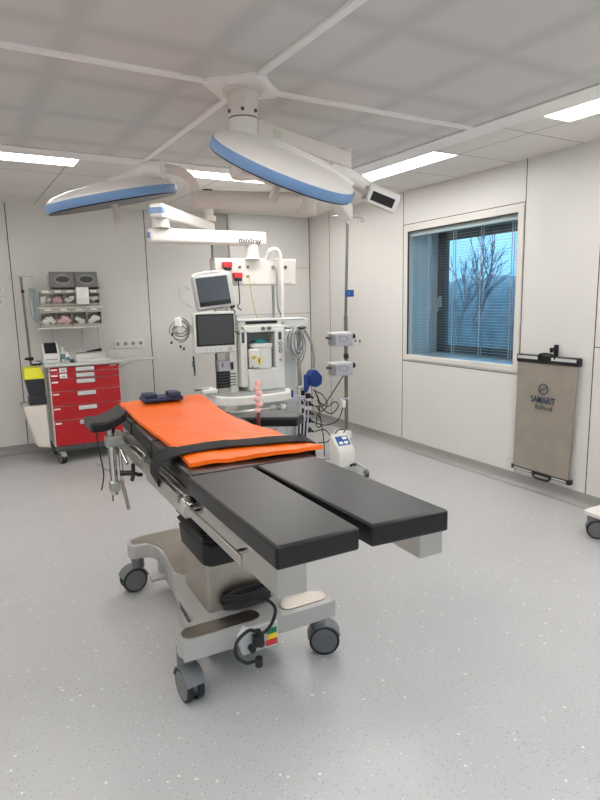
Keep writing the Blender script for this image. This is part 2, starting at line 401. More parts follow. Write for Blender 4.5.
for y in (W0 + .10, W0 + .45, W0 + .80, W0 + 1.15):
    MB().mat('lilac').box((XW + .04, y - .004, za), (XW + .042, y + .004, Z1 - .04)).box((XW + .069, y - .004, za), (XW + .071, y + .004, Z1 - .04)).build('ladder_tape', parent=win)
# outside: lawn, hedge, bare trees
gl = MB().mat('grass').box((XW + 1.2, -12, -1.3), (60, 70, -1.2)).build('lawn'); struct(gl)
def bare_tree(x, y, hgt, seed, label):
    rnd = random.Random(seed); t = thing('bare_tree', (x, y, -1.2), label, 'tree')
    tr = MB().mat('bark'); br = MB().mat('bark')
    def grow(b, p, d, L, r, dep):
        q = p + d * L
        b.tube([p, p + d * L * .5 + Vector((rnd.uniform(-.05, .05), rnd.uniform(-.05, .05), 0)) * L, q], [r, r * .6], 5, smooth=False)
        if dep == 0: return
        for k in range(rnd.choice((3, 3, 4))):
            nd = (d + Vector((rnd.uniform(-.6, .6), rnd.uniform(-.6, .6), rnd.uniform(-.05, .4)))).normalized()
            grow(br, p + d * L * rnd.uniform(.5, 1), nd, L * rnd.uniform(.55, .75), r * .5, dep - 1)
    grow(tr, Vector((x, y, -1.2)), Vector((0, 0, 1)), hgt * .38, .11, 4)
    tr.build('trunk', parent=t); br.build('branches', parent=t)
tx = [(15, 22, 5.6, 1, 'bare tree outside the window, farthest left of the bare crowns'), (14.5, 18.5, 6.6, 2, 'bare tree outside the window, tallest branches near the pane centre'), (16, 17, 5.6, 3, 'bare tree outside the window, right of the tallest bare tree'), (14, 14.2, 6.0, 4, 'bare tree outside the window, rightmost of the bare crowns')]
for a in tx: bare_tree(*a)
hb = MB().mat('foliage')
def hedge(u, v):
    y = -4 + 44 * u; a = math.pi * v; hh = 3.7 + .5 * noise.noise(Vector((y * .5, 0, 3))) + .25 * noise.noise(Vector((y * 1.7, 5, 1)))
    r = noise.noise(Vector((y * 1.1, v * 6, 0))) * .3
    return (21 - (2.0 + r) * math.cos(a), y, -1.2 + hh * math.sin(a) ** .5)
hb.grid(hedge, 160, 16)
tag(hb.build('hedge', angle=180), 'dark hedge of dense trees beyond the lawn outside the window', 'hedge')

# ---------------- ceiling canopy
can = thing('airflow_canopy', (CX, CY, H), 'square grey fabric airflow canopy divided by white beams on the ceiling', 'air canopy'); can.rotation_euler = (0, 0, TILT)
hx, hy = 1.60, 1.69; fwid = .185
cf = MB().mat('beam_white')
cf.box((-hx - fwid, hy, -.022), (hx + fwid, hy + fwid, .02)).box((-hx - fwid, -hy - fwid, -.022), (hx + fwid, -hy, .02)).box((-hx - fwid, -hy, -.022), (-hx, hy, .02)).box((hx, -hy, -.022), (hx + fwid, hy, .02))
cf.build('border_frame', parent=can, local=True, bevel=.004)
MB().mat('wall_joint').box((-hx, hy - .006, -.012), (hx, hy, -.002)).box((hx - .006, -hy, -.012), (hx, hy, -.002)).box((-hx, -hy, -.012), (-hx + .006, hy, -.002)).box((-hx, -hy, -.012), (hx, -hy + .006, -.002)).build('shadow_gap', parent=can, local=True)
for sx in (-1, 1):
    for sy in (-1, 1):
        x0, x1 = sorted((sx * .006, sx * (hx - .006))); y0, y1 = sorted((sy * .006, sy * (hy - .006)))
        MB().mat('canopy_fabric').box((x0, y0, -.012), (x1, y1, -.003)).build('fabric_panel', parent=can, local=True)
for a, b in (((-hx, -.02), (-.1, .02)), ((.1, -.02), (hx, .02)), ((-.02, -hy), (.02, -.1)), ((-.02, .1), (.02, hy))):
    MB().mat('beam_white').box((a[0], a[1], -.026), (b[0], b[1], -.004)).build('beam', parent=can, local=True, bevel=.003)
# ---------------- ceiling lights
def ceil_light(x, y, lx, ly, label, vis=True):
    t = thing('ceiling_light', (CX, CY, H), label, 'ceiling light', 'flush LED ceiling lights around the canopy'); t.rotation_euler = (0, 0, TILT)
    x -= CX; y -= CY
    f = MB().mat('white_plastic')
    for a, b in (((x - .012, y - .012), (x + lx + .012, y)), ((x - .012, y + ly), (x + lx + .012, y + ly + .012)), ((x - .012, y), (x, y + ly)), ((x + lx, y), (x + lx + .012, y + ly))):
        f.box((a[0], a[1], -.007), (b[0], b[1], .004))
    f.build('frame', parent=t, local=True)
    MB().mat('diffuser').box((x, y, -.004), (x + lx, y + ly, .003)).build('diffuser', parent=t, local=True)
ceil_light(-.35, 4.80, 1.2, .27, 'long lit ceiling light at the upper left, above the red drawer trolley')
ceil_light(1.67, 4.80, 1.2, .27, 'long lit ceiling light behind the blue-rimmed lamps, beyond the canopy')
ceil_light(3.115, 3.50, .24, 1.2, 'long lit ceiling light right of the canopy, nearest the window corner')
ceil_light(3.115, 1.35, .24, 1.2, 'long lit ceiling light at the right edge of the photo')
ceil_light(3.115, 5.40, .24, .9, 'ceiling light at the far end, just above the tall pole top')
ceil_light(3.115, -.70, .24, 1.2, 'ceiling light behind the camera by the right wall')
for y in (-.7, 1.4, 3.5): ceil_light(-.85, y, .24, 1.2, 'ceiling light left of the canopy, outside the photo, %s' % {-.7: 'rearmost', 1.4: 'middle', 3.5: 'foremost'}[y])
for x in (-.44, 1.67): ceil_light(x, .72, 1.2, .27, 'ceiling light near the camera end of the canopy, %s one' % ('left' if x < 0 else 'right'))

# ================================================================== CEILING COLUMN AND LAMPS
colm = thing('ceiling_column', (CX, CY, H), 'round white ceiling column with angular mounting plate, carrying both surgical lamps', 'ceiling column')
pl = [(.2, -.03), (.2, .03), (.07, .17), (.03, .21), (-.03, .21), (-.17, .07), (-.2, .03), (-.2, -.03), (-.07, -.17), (-.03, -.2), (.03, -.2), (.17, -.07)]
pl = [(math.cos(a) * r, math.sin(a) * r) for a, r in [(math.radians(d + 2.2), rr) for k in range(4) for d, rr in ((90 * k - 7, .20), (90 * k + 7, .20), (90 * k + 33, .155), (90 * k + 57, .155))]]
MB().mat('beam_white').prism([(CX + x, CY + y) for x, y in pl], H - .035, H - .002).build('mounting_plate', parent=colm, bevel=.006)
MB().mat('cream_plastic').lathe([(.1, 0), (.1, -.02), (.078, -.025), (.074, -.135), (.072, -.14), (.07, -.2)], (CX, CY, H - .03), 40).build('upper_sleeve', parent=colm)
MB().mat('black_plastic').lathe([(.0735, .0), (.0735, -.006)], (CX, CY, H - .165), 40).build('dark_ring', parent=colm)
MB().mat('lamp_white').lathe([(.073, 0), (.073, -.23), (.08, -.24), (.08, -.265), (.07, -.28), (.03, -.282)], (CX, CY, H - .172), 40).build('lower_sleeve', parent=colm)
for a in (-115, -60, -175, 60):
    an = math.radians(a); MB().mat('dark_grey').cyl((CX + .07 * math.cos(an), CY + .07 * math.sin(an), H - .14), (CX + .081 * math.cos(an), CY + .081 * math.sin(an), H - .14), .009, n=12).build('screw', parent=colm)
# upper extension arm (boxy) towards the right
A0 = Vector((CX, CY, 2.475)); A1 = Vector((2.03, 3.14, 2.425))
dr = (A1 - A0).normalized(); sd = Vector((-dr.y, dr.x, 0))
ea = MB().mat('cream_plastic')
def beam(b, p, q, wd, hh, wd2=None, hh2=None):
    d = (q - p).normalized(); s_ = Vector((-d.y, d.x, 0)).normalized(); u_ = s_.cross(d) * -1
    wd2 = wd2 or wd; hh2 = hh2 or hh; vs = []
    for P_, w_, h_ in ((p, wd, hh), (q, wd2, hh2)):
        for a, c in ((-1, -1), (1, -1), (1, 1), (-1, 1)): vs.append(P_ + s_ * a * w_ / 2 + u_ * c * h_ / 2)
    b.hull(vs, [(0, 1, 2, 3), (7, 6, 5, 4), (0, 4, 5, 1), (1, 5, 6, 2), (2, 6, 7, 3), (3, 7, 4, 0)]); return b
beam(ea, A0 + dr * .06, A1, .09, .088).build('extension_arm', parent=colm, bevel=.012, seg=3)
sp = MB().mat('sticker').box((-.028, -.001, -.022), (.028, .001, .022), Matrix.Translation(A0 + dr * .20 - sd * .047) @ Matrix.Rotation(math.atan2(dr.y, dr.x), 4, 'Z'))
sp.build('rating_sticker', parent=colm)
MB().mat('cream_plastic').cyl(A1 + Vector((0, 0, .07)), A1 + Vector((0, 0, -.05)), .04).cyl(A1 + Vector((0, 0, -.05)), (A1.x, A1.y, 2.12), .028).build('spindle', parent=colm, bevel=.004)
L1 = Vector((1.262, 2.44, 2.192))
sa = MB().mat('lamp_white'); J1 = Vector((A1.x, A1.y, 2.125)); 
J2 = Vector((1.55, 2.63, 2.195))
beam(sa, J1 + Vector((.03, .02, 0)), J2, .07, .10, .06, .07).build('spring_arm', parent=colm, bevel=.014, seg=3)
# second extension and spring arm, towards the left lamp
B0 = Vector((1.86, 3.335, 2.2)); B1 = Vector((1.20, 3.45, 2.2))
e2 = MB().mat('cream_plastic'); beam(e2, Vector((CX, CY, 2.28)), Vector((B0.x, B0.y, 2.28)), .09, .07).build('extension_arm', parent=colm, bevel=.012, seg=3)
MB().mat('cream_plastic').tube([B0 + Vector((0, 0, .06)), B0 + Vector((0, 0, -.08))], .07, 28, smooth=False).build('elbow', parent=colm, bevel=.01, seg=3)
MB().mat('cream_plastic').tube([B0, B1], [.062, .052], 24, smooth=False).build('spring_arm', parent=colm, bevel=.008)
MB().mat('cream_plastic').ball(B1, .056).build('elbow', parent=colm)
MB().mat('dark_grey').box((B1.x + .04, B1.y - .02, B1.z + .05), (B1.x + .09, B1.y + .02, B1.z + .06)).build('cover_slot', parent=colm)

def lamp_head(root, R, panel):
    """lamp disc, local z = back side"""
    k = dict(parent=root, local=True)
    MB().mat('lamp_white').lathe([(R * .985, .0), (R * .97, .018), (R * .90, .036), (R * .7, .055), (R * .45, .066), (R * .2, .072), (.01, .074)], (0, 0, 0), 64).build('back_shell', **k)
    rib = MB().mat('lamp_white')
    for yy in (-.055, .055):
        rib.tube([(-R * .45, yy, .052), (0, yy, .068), (R * .6, yy * .8, .06), (R * .92, yy * .3, .035)], .014, 8)
    rib.build('shell_rib', **k)
    MB().mat('blue_rim').lathe([(R * .96, -.030), (R * .99, -.034), (R, -.028), (R * 1.003, -.004), (R * .995, .008), (R * .96, .008)], (0, 0, 0), 64).build('rim_band', **k)
    u = MB().mat('white_plastic').lathe([(.01, -.02), (R * .965, -.02), (R * .965, -.012), (.01, -.012)], (0, 0, 0), 64)
    u.mat('mid_grey')
    for i in range(6):
        a = math.radians(60 * i); u.lathe([(.001, -.0255), (R * .24, -.0255), (R * .25, -.02), (.001, -.02)], (R * .62 * math.cos(a), R * .62 * math.sin(a), 0), 24)
    u.build('light_face', **k)
    u = MB().mat('black_plastic').lathe([(R * .955, -.033), (R * .975, -.033), (R * .975, -.040), (R * .955, -.040)], (0, 0, 0), 64)
    u.build('lower_ring', **k)
    h = MB().mat('cream_plastic').lathe([(.03, -.02), (.03, -.035), (.016, -.045), (.016, -.09), (.021, -.11), (.021, -.15), (.015, -.16), (.001, -.16)], (0, 0, 0), 20)
    h.build('handle', **k)
def set_axes(o, loc, X, Z):
    X = Vector(X); Z = Vector(Z).normalized(); X = (X - Z * X.dot(Z)).normalized(); Y = Z.cross(X)
    o.matrix_world = Matrix(((X.x, Y.x, Z.x, loc[0]), (X.y, Y.y, Z.y, loc[1]), (X.z, Y.z, Z.z, loc[2]), (0, 0, 0, 1)))
la = thing('surgical_lamp', (0, 0, 0), 'large blue-rimmed surgical lamp tilted nearest the ceiling column, with control box', 'surgical lamp', 'blue-rimmed surgical lamps')
set_axes(la, L1, (0.86, -0.356, -0.366), (0.186, -0.449, 0.874))
lamp_head(la, .335, True)
k = dict(parent=la, local=True)
MB().mat('lamp_white').tube([(.20, .05, .05), (.29, .05, .055), (.37, .04, .045), (.40, .03, .035)], [.036, .032], 14).build('yoke', bevel=0, **k)
MB().mat('steel').cyl((.37, 0, .025), (.40, 0, .025), .030).build('steel_collar', **k)
cb = MB().mat('lamp_white').tube([(.385, 0, .03), (.39, 0, .03), (.525, 0, .03), (.53, 0, .03)], .054, 24, smooth=False, ry=.044).build('control_box', bevel=.006, **k)
cbn = Vector((0, 1, 0))
# control strip facing the camera side
ang0 = math.radians(83.0)
trp = Matrix.Translation((0, 0, .025)) @ Matrix.Rotation(ang0 , 4, 'X')
MB().mat('lamp_white').box((.389, -.036, .010), (.527, .036, .0555), trp).build('control_face', parent=cb, local=True, bevel=.006)
MB().mat('black_plastic').box((.402, -.020, .050), (.508, .020, .0575), trp).build('control_strip', parent=cb, local=True)
lb = thing('surgical_lamp', (0, 0, 0), 'left blue-rimmed surgical lamp, nearly level, high above the red trolley', 'surgical lamp', 'blue-rimmed surgical lamps')
L2 = Vector((.708, 3.418, 2.178))
set_axes(lb, L2, (0.955, -0.229, 0.187), (-0.206, -0.065, 0.976))
lamp_head(lb, .35, False)
arm = MB().mat('cream_plastic')
Bz = Vector((.90, 3.34, 2.315))
arm.tube([B1 + Vector((0, 0, .03)), (1.165, 3.425, 2.30), (1.08, 3.39, 2.335), (.98, 3.36, 2.335), Bz], .026, 14)
inv = lb.matrix_world.inverted()
for v in arm.b.verts: v.co = inv @ v.co
arm.build('curved_arm', parent=lb, local=True)
b = MB().mat('lamp_white'); dB = Vector((.75, -.55, .0)).normalized()
b.tube([Bz - dB * .02, Bz + dB * .075], .05, 24, smooth=False); b.mat('lamp_white').tube([Bz - dB * .02, Bz + Vector((-.10, .05, -.035)), (.70, 3.43, 2.245)], [.048, .03], 14)
for v in b.b.verts: v.co = inv @ v.co
b.build('swivel_joint', parent=lb, local=True)

# ================================================================== CEILING PENDANT
pn = thing('ceiling_pendant', (2.25, 6.15, H), 'white articulated ceiling pendant arm with long service panel of gas outlets', 'ceiling pendant')
MB().mat('cream_plastic').lathe([(.09, 0), (.09, -.03), (.06, -.04), (.06, -.16), (.085, -.17), (.085, -.22), (.03, -.225)], (2.25, 6.15, H - .002), 28).build('ceiling_post', parent=pn)
P0 = Vector((2.30, 6.22, 2.40)); P1 = Vector((1.46, 5.30, 2.41))
def parm(b, p, q, w1, h1, w2, h2): return beam(b, p, q, w1, h1, w2, h2)
ua = MB().mat('lamp_white'); parm(ua, P1, P0, .13, .125, .11, .10).build('upper_arm', parent=pn, bevel=.02, seg=3)
d0 = (P0 - P1).normalized()
cap = MB().mat('blue_rim'); parm(cap, P1 - d0 * .006, P1 + d0 * .05, .136, .05, .136, .05).build('blue_cap', parent=pn, bevel=.004)
MB().mat('cream_plastic').cyl((1.53, 5.42, 2.355), (1.53, 5.42, 2.27), .075, .085).build('arm_joint', parent=pn, bevel=.006)
la_ = MB().mat('lamp_white')
la_.box((1.42, 5.39, 2.145), (2.575, 5.53, 2.275))
la_.build('lower_arm', parent=pn, bevel=.03, seg=4)
MB().mat('blue_rim').box((1.412, 5.40, 2.185), (1.46, 5.47, 2.235)).build('blue_cap', parent=pn, bevel=.004)
MB().mat('label_blue').cyl((2.555, 5.46, 2.2), (2.566, 5.46, 2.2), .012).build('blue_stud', parent=pn)
text('maker_name', 'mindray', .072, frame((2.39, 5.3885, 2.185), (1, 0, -.012), (0, 0, 1)), 'text_dark', pn, bold=.001)
MB().mat('lamp_white').lathe([(.062, .09), (.062, .0), (.066, -.03), (.078, -.045)], (2.44, 5.46, 2.06), 28).build('panel_neck', parent=pn)
MB().mat('cream_plastic').box((2.05, 5.46, 1.765), (2.93, 5.62, 2.025)).build('service_panel', parent=pn, bevel=.014, seg=3)
for x, z, nm in ((2.30, 1.94, 'port'), (2.385, 1.94, 'port'), (2.665, 1.94, 'port'), (2.80, 1.94, 'port'), (2.385, 1.85, 'port')):
    r = .022 if x > 2.6 else .015
    MB().mat('steel').cyl((x, 5.462, z), (x, 5.452, z), r).mat('dark_grey').cyl((x, 5.453, z), (x, 5.444, z), r * .62).build('gas_outlet', parent=pn)
for x in (2.10, 2.20, 2.32, 2.45, 2.7, 2.85): MB().mat('light_grey').cyl((x, 5.452, 1.79), (x, 5.462, 1.79), .01, n=12).build('outlet_dot', parent=pn)
MB().mat('steel').cyl((2.70, 5.55, 1.77), (2.70, 5.55, 1.42), .014).build('drop_rod', parent=pn)
for (x, z) in ((2.16, 1.935), (2.265, 1.835)):
    t = tag(MB().mat('plug_red').box((x - .045, 5.41, z - .002), (x + .045, 5.46, z + .048)).mat('black_plastic').box((x - .03, 5.40, z - .032), (x + .035, 5.445, z - .002)).build('power_plug', bevel=.004), 'red power plug in the service panel, %s' % ('upper left one' if x < 2.2 else 'lower one with the black cord'), 'plug', 'red plugs in the service panel')
def cable(name, pts, r, material, label, cat='cable', group=None, n=8):
    return tag(MB().mat(material).tube(pts, r, n).build(name), label, cat, group)
cable('mains_lead', [(2.265, 5.42, 1.80), (2.265, 5.41, 1.72), (2.262, 5.40, 1.60), (2.24, 5.40, 1.56), (2.27, 5.38, 1.52)], .006, 'cable_dark', 'black power cord hanging from the lower red plug')
cable('gas_hose', [(2.385, 5.444, 1.85), (2.387, 5.42, 1.82), (2.40, 5.42, 1.68), (2.43, 5.42, 1.52), (2.46, 5.44, 1.435)], .0035, 'cord_yellow', 'thin yellow hose hanging from the lowest panel outlet', 'hose')
cable('gas_hose', [(2.60, 5.46, 2.03), (2.61, 5.42, 2.09), (2.65, 5.40, 2.11), (2.70, 5.39, 2.08), (2.725, 5.39, 1.95), (2.73, 5.40, 1.7), (2.73, 5.43, 1.43)], .02, 'lamp_white', 'thick white hose looping over the service panel', 'hose')
cable('gas_hose', [(2.665, 5.448, 1.94), (2.675, 5.40, 1.90), (2.675, 5.40, 1.62), (2.69, 5.41, 1.52), (2.72, 5.42, 1.47), (2.72, 5.43, 1.42)], .011, 'cable_grey', 'grey hose bending down below the service panel', 'hose')

# ================================================================== OPERATING TABLE
ot = thing('operating_table', (.95, 2.7, 0), 'black padded operating table on silver wheeled base in the room centre', 'operating table')
# base
zt, zb0 = .290, .215
base = MB().mat('base_silver')
def rrect(x0, x1, y0, y1, r, n=6):
    out = []
    for cx, cy, a0 in ((x1 - r, y1 - r, 0), (x0 + r, y1 - r, 90), (x0 + r, y0 + r, 180), (x1 - r, y0 + r, 270)):
        out += [(cx + r * math.cos(math.radians(a0 + 90 * k / n)), cy + r * math.sin(math.radians(a0 + 90 * k / n))) for k in range(n + 1)]
    return out
def smooth_poly(pts, n=6):
    P = [Vector((p[0], p[1], 0)) for p in pts]; m = len(P); out = []
    for i in range(m):
        a, b_, c, d = P[(i - 1) % m], P[i], P[(i + 1) % m], P[(i + 2) % m]
        for k in range(n):
            t = k / n; v = .5 * ((2 * b_) + (c - a) * t + (2 * a - 5 * b_ + 4 * c - d) * t * t + (3 * b_ - a - 3 * c + d) * t ** 3); out.append((v.x, v.y))
    return out
XM = .925
half = [(.0, 2.07), (.29, 2.07), (.338, 2.09), (.352, 2.14), (.335, 2.195), (.285, 2.22), (.24, 2.26), (.243, 2.45), (.195, 2.75), (.185, 3.0), (.205, 3.10), (.25, 3.125), (.295, 3.135), (.318, 3.18), (.30, 3.24), (.23, 3.275), (.0, 3.28)]
outl = smooth_poly([(XM + a, b_) for a, b_ in half[1:-1]] + [(XM - a, b_) for a, b_ in half[1:-1][::-1]], 5)
base.prism(outl, zb0, zt)
base.build('base', parent=ot, bevel=.012, seg=3, angle=60)
# lower skirt under the middle
sk = MB().mat('base_silver').prism(smooth_poly([(XM + a, b_) for a, b_ in ((.15, 2.28), (.20, 2.32), (.215, 2.5), (.175, 2.75), (.16, 3.0), (.14, 3.2))] + [(XM - a, b_) for a, b_ in ((.14, 3.2), (.16, 3.0), (.175, 2.75), (.215, 2.5), (.20, 2.32), (.15, 2.28))], 5), .10, zb0 + .002)
sk.build('base_skirt', parent=ot, bevel=.01, angle=60)
# stainless inlays
for x0, x1 in ((.592, .93), (1.03, 1.258)):
    MB().mat('brushed').prism(rrect(x0, x1, 2.10, 2.185, .042), zt - .002, zt + .004).build('steel_inlay', parent=ot)
MB().mat('brushed').prism(smooth_poly([(.63, 3.19), (.68, 3.245), (.925, 3.255), (1.17, 3.245), (1.22, 3.19), (1.14, 3.14), (1.09, 3.0), (1.09, 2.66), (.76, 2.66), (.76, 3.0), (.71, 3.14), (.66, 3.155)], 4), zt - .002, zt + .004).build('steel_inlay', parent=ot)
for x, y, a in ((.615, 2.185, -84), (1.235, 2.175, -28), (.665, 3.22, -172), (1.18, 3.22, -40)):
    castor(ot, x, y, zb0 + .004, R=.069, gap=.02, wd=.026, ang=math.radians(a))
MB().mat('base_silver').box((.68, 2.98, .13), (.80, 3.02, .155)).build('brake_pedal', parent=ot, bevel=.005)
# column
MB().mat('brushed').box((.745, 2.25, zt - .01), (1.105, 2.57, .62)).build('column_cover', parent=ot, bevel=.012, seg=3)
bw = MB().mat('bellows')
prof = [(-.002, .502), (.018, .52), (.024, .60), (.012, .615), (.03, .63), (.012, .648), (.032, .665), (.014, .682), (.034, .70), (.016, .717), (.036, .735), (.018, .752), (.036, .77), (.02, .80)]
vsr = []
for o_, z in prof:
    vsr.append([bw.b.verts.new((x, y, z)) for x, y in rrect(.745 - o_, 1.105 + o_, 2.235 - o_, 2.545 + o_, .03, 3)])
for a_, b_ in zip(vsr, vsr[1:]):
    for i in range(len(a_)): bw.b.faces.new((a_[i], a_[(i + 1) % len(a_)], b_[(i + 1) % len(a_)], b_[i]))
bw.b.faces.new(vsr[0][::-1]); bw.b.faces.new(vsr[-1]); bw.build('bellows', parent=ot, angle=25)
# control panel at the foot end of the base
cp = MB().mat('light_grey').box((.955, 2.035, .115), (1.115, 2.075, .225)).build('socket_panel', parent=ot, bevel=.006)
def lab(m_, x0, x1, z0, z1, nm='sticker'): MB().mat(m_).box((x0, 2.030, z0), (x1, 2.036, z1)).build(nm, parent=cp)
lab('green', 1.062, 1.105, .182, .204); lab('amber_label', 1.062, 1.105, .157, .179); lab('plug_red', 1.055, 1.107, .130, .154)
MB().mat('black_plastic').cyl((.985, 2.04, .15), (.985, 2.005, .15), .014).build('knob', parent=cp)
MB().mat('black_plastic').cyl((1.032, 2.04, .15), (1.032, 2.025, .15), .016).build('socket', parent=cp)
MB().mat('light_grey').prism([(.93, .21), (.965, .24), (1.0, .215), (.99, .13), (.95, .12)], 2.03, 2.06, 'y').build('cable_holder', parent=cp, bevel=.006)
pg = MB().mat('black_plastic').box((.985, 1.985, .165), (1.03, 2.02, .215)).box((.995, 1.99, .21), (1.02, 2.015, .235)).build('plug', parent=ot, bevel=.006)
MB().mat('rubber').tube([(1.0, 2.0, .23), (.96, 1.99, .25), (.91, 1.99, .215), (.905, 1.985, .16), (.94, 1.975, .125), (.98, 1.975, .12), (1.0, 1.98, .11)], .007, 8).build('mains_cable', parent=ot)
MB().mat('rubber').tube([(1.0, 2.0, .235), (1.03, 2.0, .215), (1.075, 2.01, .24), (1.10, 2.03, .29), (1.075, 2.08, .315), (1.03, 2.15, .30)], .007, 8).build('mains_cable', parent=ot)
MB().mat('black_plastic').cyl((1.0, 1.985, .125), (1.0, 1.985, .085), .016).build('cable_plug', parent=ot, bevel=.004)
cc = MB().mat('rubber')
for i in range(5):
    z = .275 + i * .013; o_ = random.uniform(-.012, .012)
    cc.tube([(.885 + o_, 2.225, z), (.95, 2.19, z + .004), (1.03, 2.19, z + .004), (1.10 + o_, 2.22, z), (1.03, 2.245, z), (.95, 2.245, z), (.885 + o_, 2.225, z)], .007, 6)
cc.build('coiled_cable', parent=ot)
text('base_text', 'DIAMOND', .045, frame((.677, 2.36, .247), (-.05, -1, 0), (0, 0, 1)), 'text_dark', ot, bold=.0006)
for o_ in [c for c in ot.children if c.name.split('.')[0] in ('socket_panel', 'plug', 'mains_cable', 'cable_plug', 'coiled_cable')]:
    o_.location = (-.075, 0, .035) if o_.name.startswith('coiled') else (-.135, .02, .06)
# table frame, rails
fz0, fz1 = .80, .885
MB().mat('steel').box((.66, 2.0, fz0), (1.15, 3.3, fz1 - .01)).build('top_frame', parent=ot, bevel=.004)
for x0, x1 in ((.648, .74), (1.143, 1.235)):
    MB().mat('steel').box((x0, 1.355, .795), (x1, 2.05, .900)).build('leg_beam', parent=ot, bevel=.004)
def rail(x, y0, y1, z, sx, zz=.0):
    b = MB().mat('steel').hull([(x - .005, y0, z - .016), (x + .005, y0, z - .016), (x + .005, y1, z - .016 + zz), (x - .005, y1, z - .016 + zz), (x - .005, y0, z + .016), (x + .005, y0, z + .016), (x + .005, y1, z + .016 + zz), (x - .005, y1, z + .016 + zz)],
                               [(0, 3, 2, 1), (4, 5, 6, 7), (0, 1, 5, 4), (1, 2, 6, 5), (2, 3, 7, 6), (3, 0, 4, 7)])
    n = max(2, int((y1 - y0) / .22))
    for i in range(n):
        yy = y0 + .06 + (y1 - y0 - .12) * i / (n - 1); dz = zz * (yy - y0) / (y1 - y0)
        b.mat('chrome').cyl((x, yy, z + dz), (x + sx * .045, yy, z + dz), .009, n=12)
    return b.build('side_rail', parent=ot, bevel=.002)
rail(.603, 1.50, 2.02, .862, 1); rail(.600, 2.10, 2.62, .872, 1); rail(.600, 2.66, 3.34, .885, 1, .015)
rail(1.278, 1.50, 2.02, .862, -1); rail(1.235, 2.10, 2.62, .872, -1); rail(1.235, 2.66, 3.34, .885, -1, .015)
for x in (.625, 1.205):
    MB().mat('steel').box((x - .012, 2.07, .80), (x + .012, 2.66, .895)).box((x - .010, 2.68, .82), (x + .010, 3.32, .915)).build('side_plate', parent=ot, bevel=.003)
    MB().mat('chrome').cyl((x - .03, 2.04, .865), (x + .03, 2.04, .865), .03).box((x - .02, 1.99, .84), (x + .02, 2.09, .885)).build('leg_hinge', parent=ot, bevel=.003)
# ---- pads
def pad(nm, poly, z0, z1, z0b=None, z1b=None, parent=ot, bev=.016, material='leather'):
    """convex polygon pad; heights interpolated along y"""
    ys = [p[1] for p in poly]; ya, yb = min(ys), max(ys); z0b = z0 if z0b is None else z0b; z1b = z1 if z1b is None else z1b
    b = MB().mat(material); n = len(poly)
    def zz(y, a, c): return a + (c - a) * (y - ya) / (yb - ya)
    vs = [(x, y, zz(y, z0, z0b)) for x, y in poly] + [(x, y, zz(y, z1, z1b)) for x, y in poly]
    b.hull(vs, [tuple(range(n))[::-1], tuple(range(n, 2 * n))] + [(i, (i + 1) % n, n + (i + 1) % n, n + i) for i in range(n)])
    return b.build(nm, parent=parent, bevel=bev, seg=4)
pad('leg_pad', [(.625, 1.31), (.888, 1.31), (.888, 2.055), (.625, 2.055)], .90, .968, bev=.009)
pad('leg_pad', [(.925, 1.305), (1.197, 1.287), (1.170, 2.055), (.905, 2.055)], .90, .968, bev=.009)
pad('seat_pad', [(.64, 2.065), (1.19, 2.065), (1.19, 2.62), (.64, 2.62)], .895, .962, .91, .985)
pad('back_pad', [(.64, 2.63), (1.19, 2.63), (1.19, 3.02), (.64, 3.02)], .91, .985, .925, 1.0)
pad('back_pad', [(.64, 3.03), (1.19, 3.03), (1.19, 3.34), (.64, 3.34)], .925, 1.0, .94, 1.012)
pad('head_pad', [(.67, 3.345), (1.16, 3.345), (1.16, 3.52), (.67, 3.52)], .95, 1.02, .955, 1.03)

def ztop(y): return .962 + max(0, min(1, (y - 2.065) / 1.4)) * .056
# ---- orange mat
om = MB().mat('orange')
def omf(u, v):
    y = 2.165 + v * 1.30; l = .672 + .008 * math.sin(v * 7); r = 1.195 - .05 * min(1, v * 4) + .02 * math.sin(v * 5 + 1) + .03 * max(0, v - .5)
    if v < .08: r += .03 * (1 - v / .08); 
    yy = y - u * .055 * (1 - v) - .0 * u
    x = l + (r - l) * u
    z = ztop(y) + .022
    z += .012 * math.exp(-((v - .85) / .12) ** 2) * (1 - u * .6) + .006 * noise.noise(Vector((x * 7, y * 4, 0))) + .004 * noise.noise(Vector((x * 18 + y * 9, y * 10, 3)))
    z += .010 * math.exp(-((u - 1) / .12) ** 2) * math.sin(v * 9) * (1 if v > .2 else 0)
    return (x, yy, z)
om.grid(omf, 40, 80, (0, 0, .017))
tag(om.build('orange_mat', angle=60), 'bright orange mat lying along the black operating table', 'mat')
# ---- strap
st = MB().mat('strap')
def zmat(x, y): return omf(min(1, max(0, (x - .68) / .5)), max(0, min(1, (y - 2.165 + .03) / 1.30)))[2]
path = []
for i in range(25):
    t = i / 24; x = .66 + .575 * t; y = 2.32 - .085 * t + .03 * math.sin(t * math.pi) ; path.append((x, y, zmat(x, y) + .006))
pre = [(.592, 2.40, .87), (.588, 2.39, .905), (.596, 2.365, .955), (.62, 2.345, .985)]
post = [(1.25, 2.26, .95), (1.252, 2.27, .90)]
path = pre + path + post; hw = .06
A_ = [];
for i, p in enumerate(path):
    a = Vector(path[max(0, i - 1)]); c = Vector(path[min(len(path) - 1, i + 1)]); d = (c - a).normalized(); s_ = Vector((0, 1, 0)); s_ = (s_ - d * s_.dot(d)).normalized()
    nn = d.cross(s_).normalized(); P_ = Vector(p); A_.append([st.b.verts.new(q) for q in (P_ - s_ * hw, P_ + s_ * hw, P_ + s_ * hw + nn * .004, P_ - s_ * hw + nn * .004)])
for a, c in zip(A_, A_[1:]):
    for k_ in range(4): st.b.faces.new((a[k_], a[(k_ + 1) % 4], c[(k_ + 1) % 4], c[k_]))
st.b.faces.new(A_[0][::-1]); st.b.faces.new(A_[-1])
tag(st.build('restraint_strap', angle=70), 'black webbing strap crossing the orange mat and hanging over its left side', 'strap')
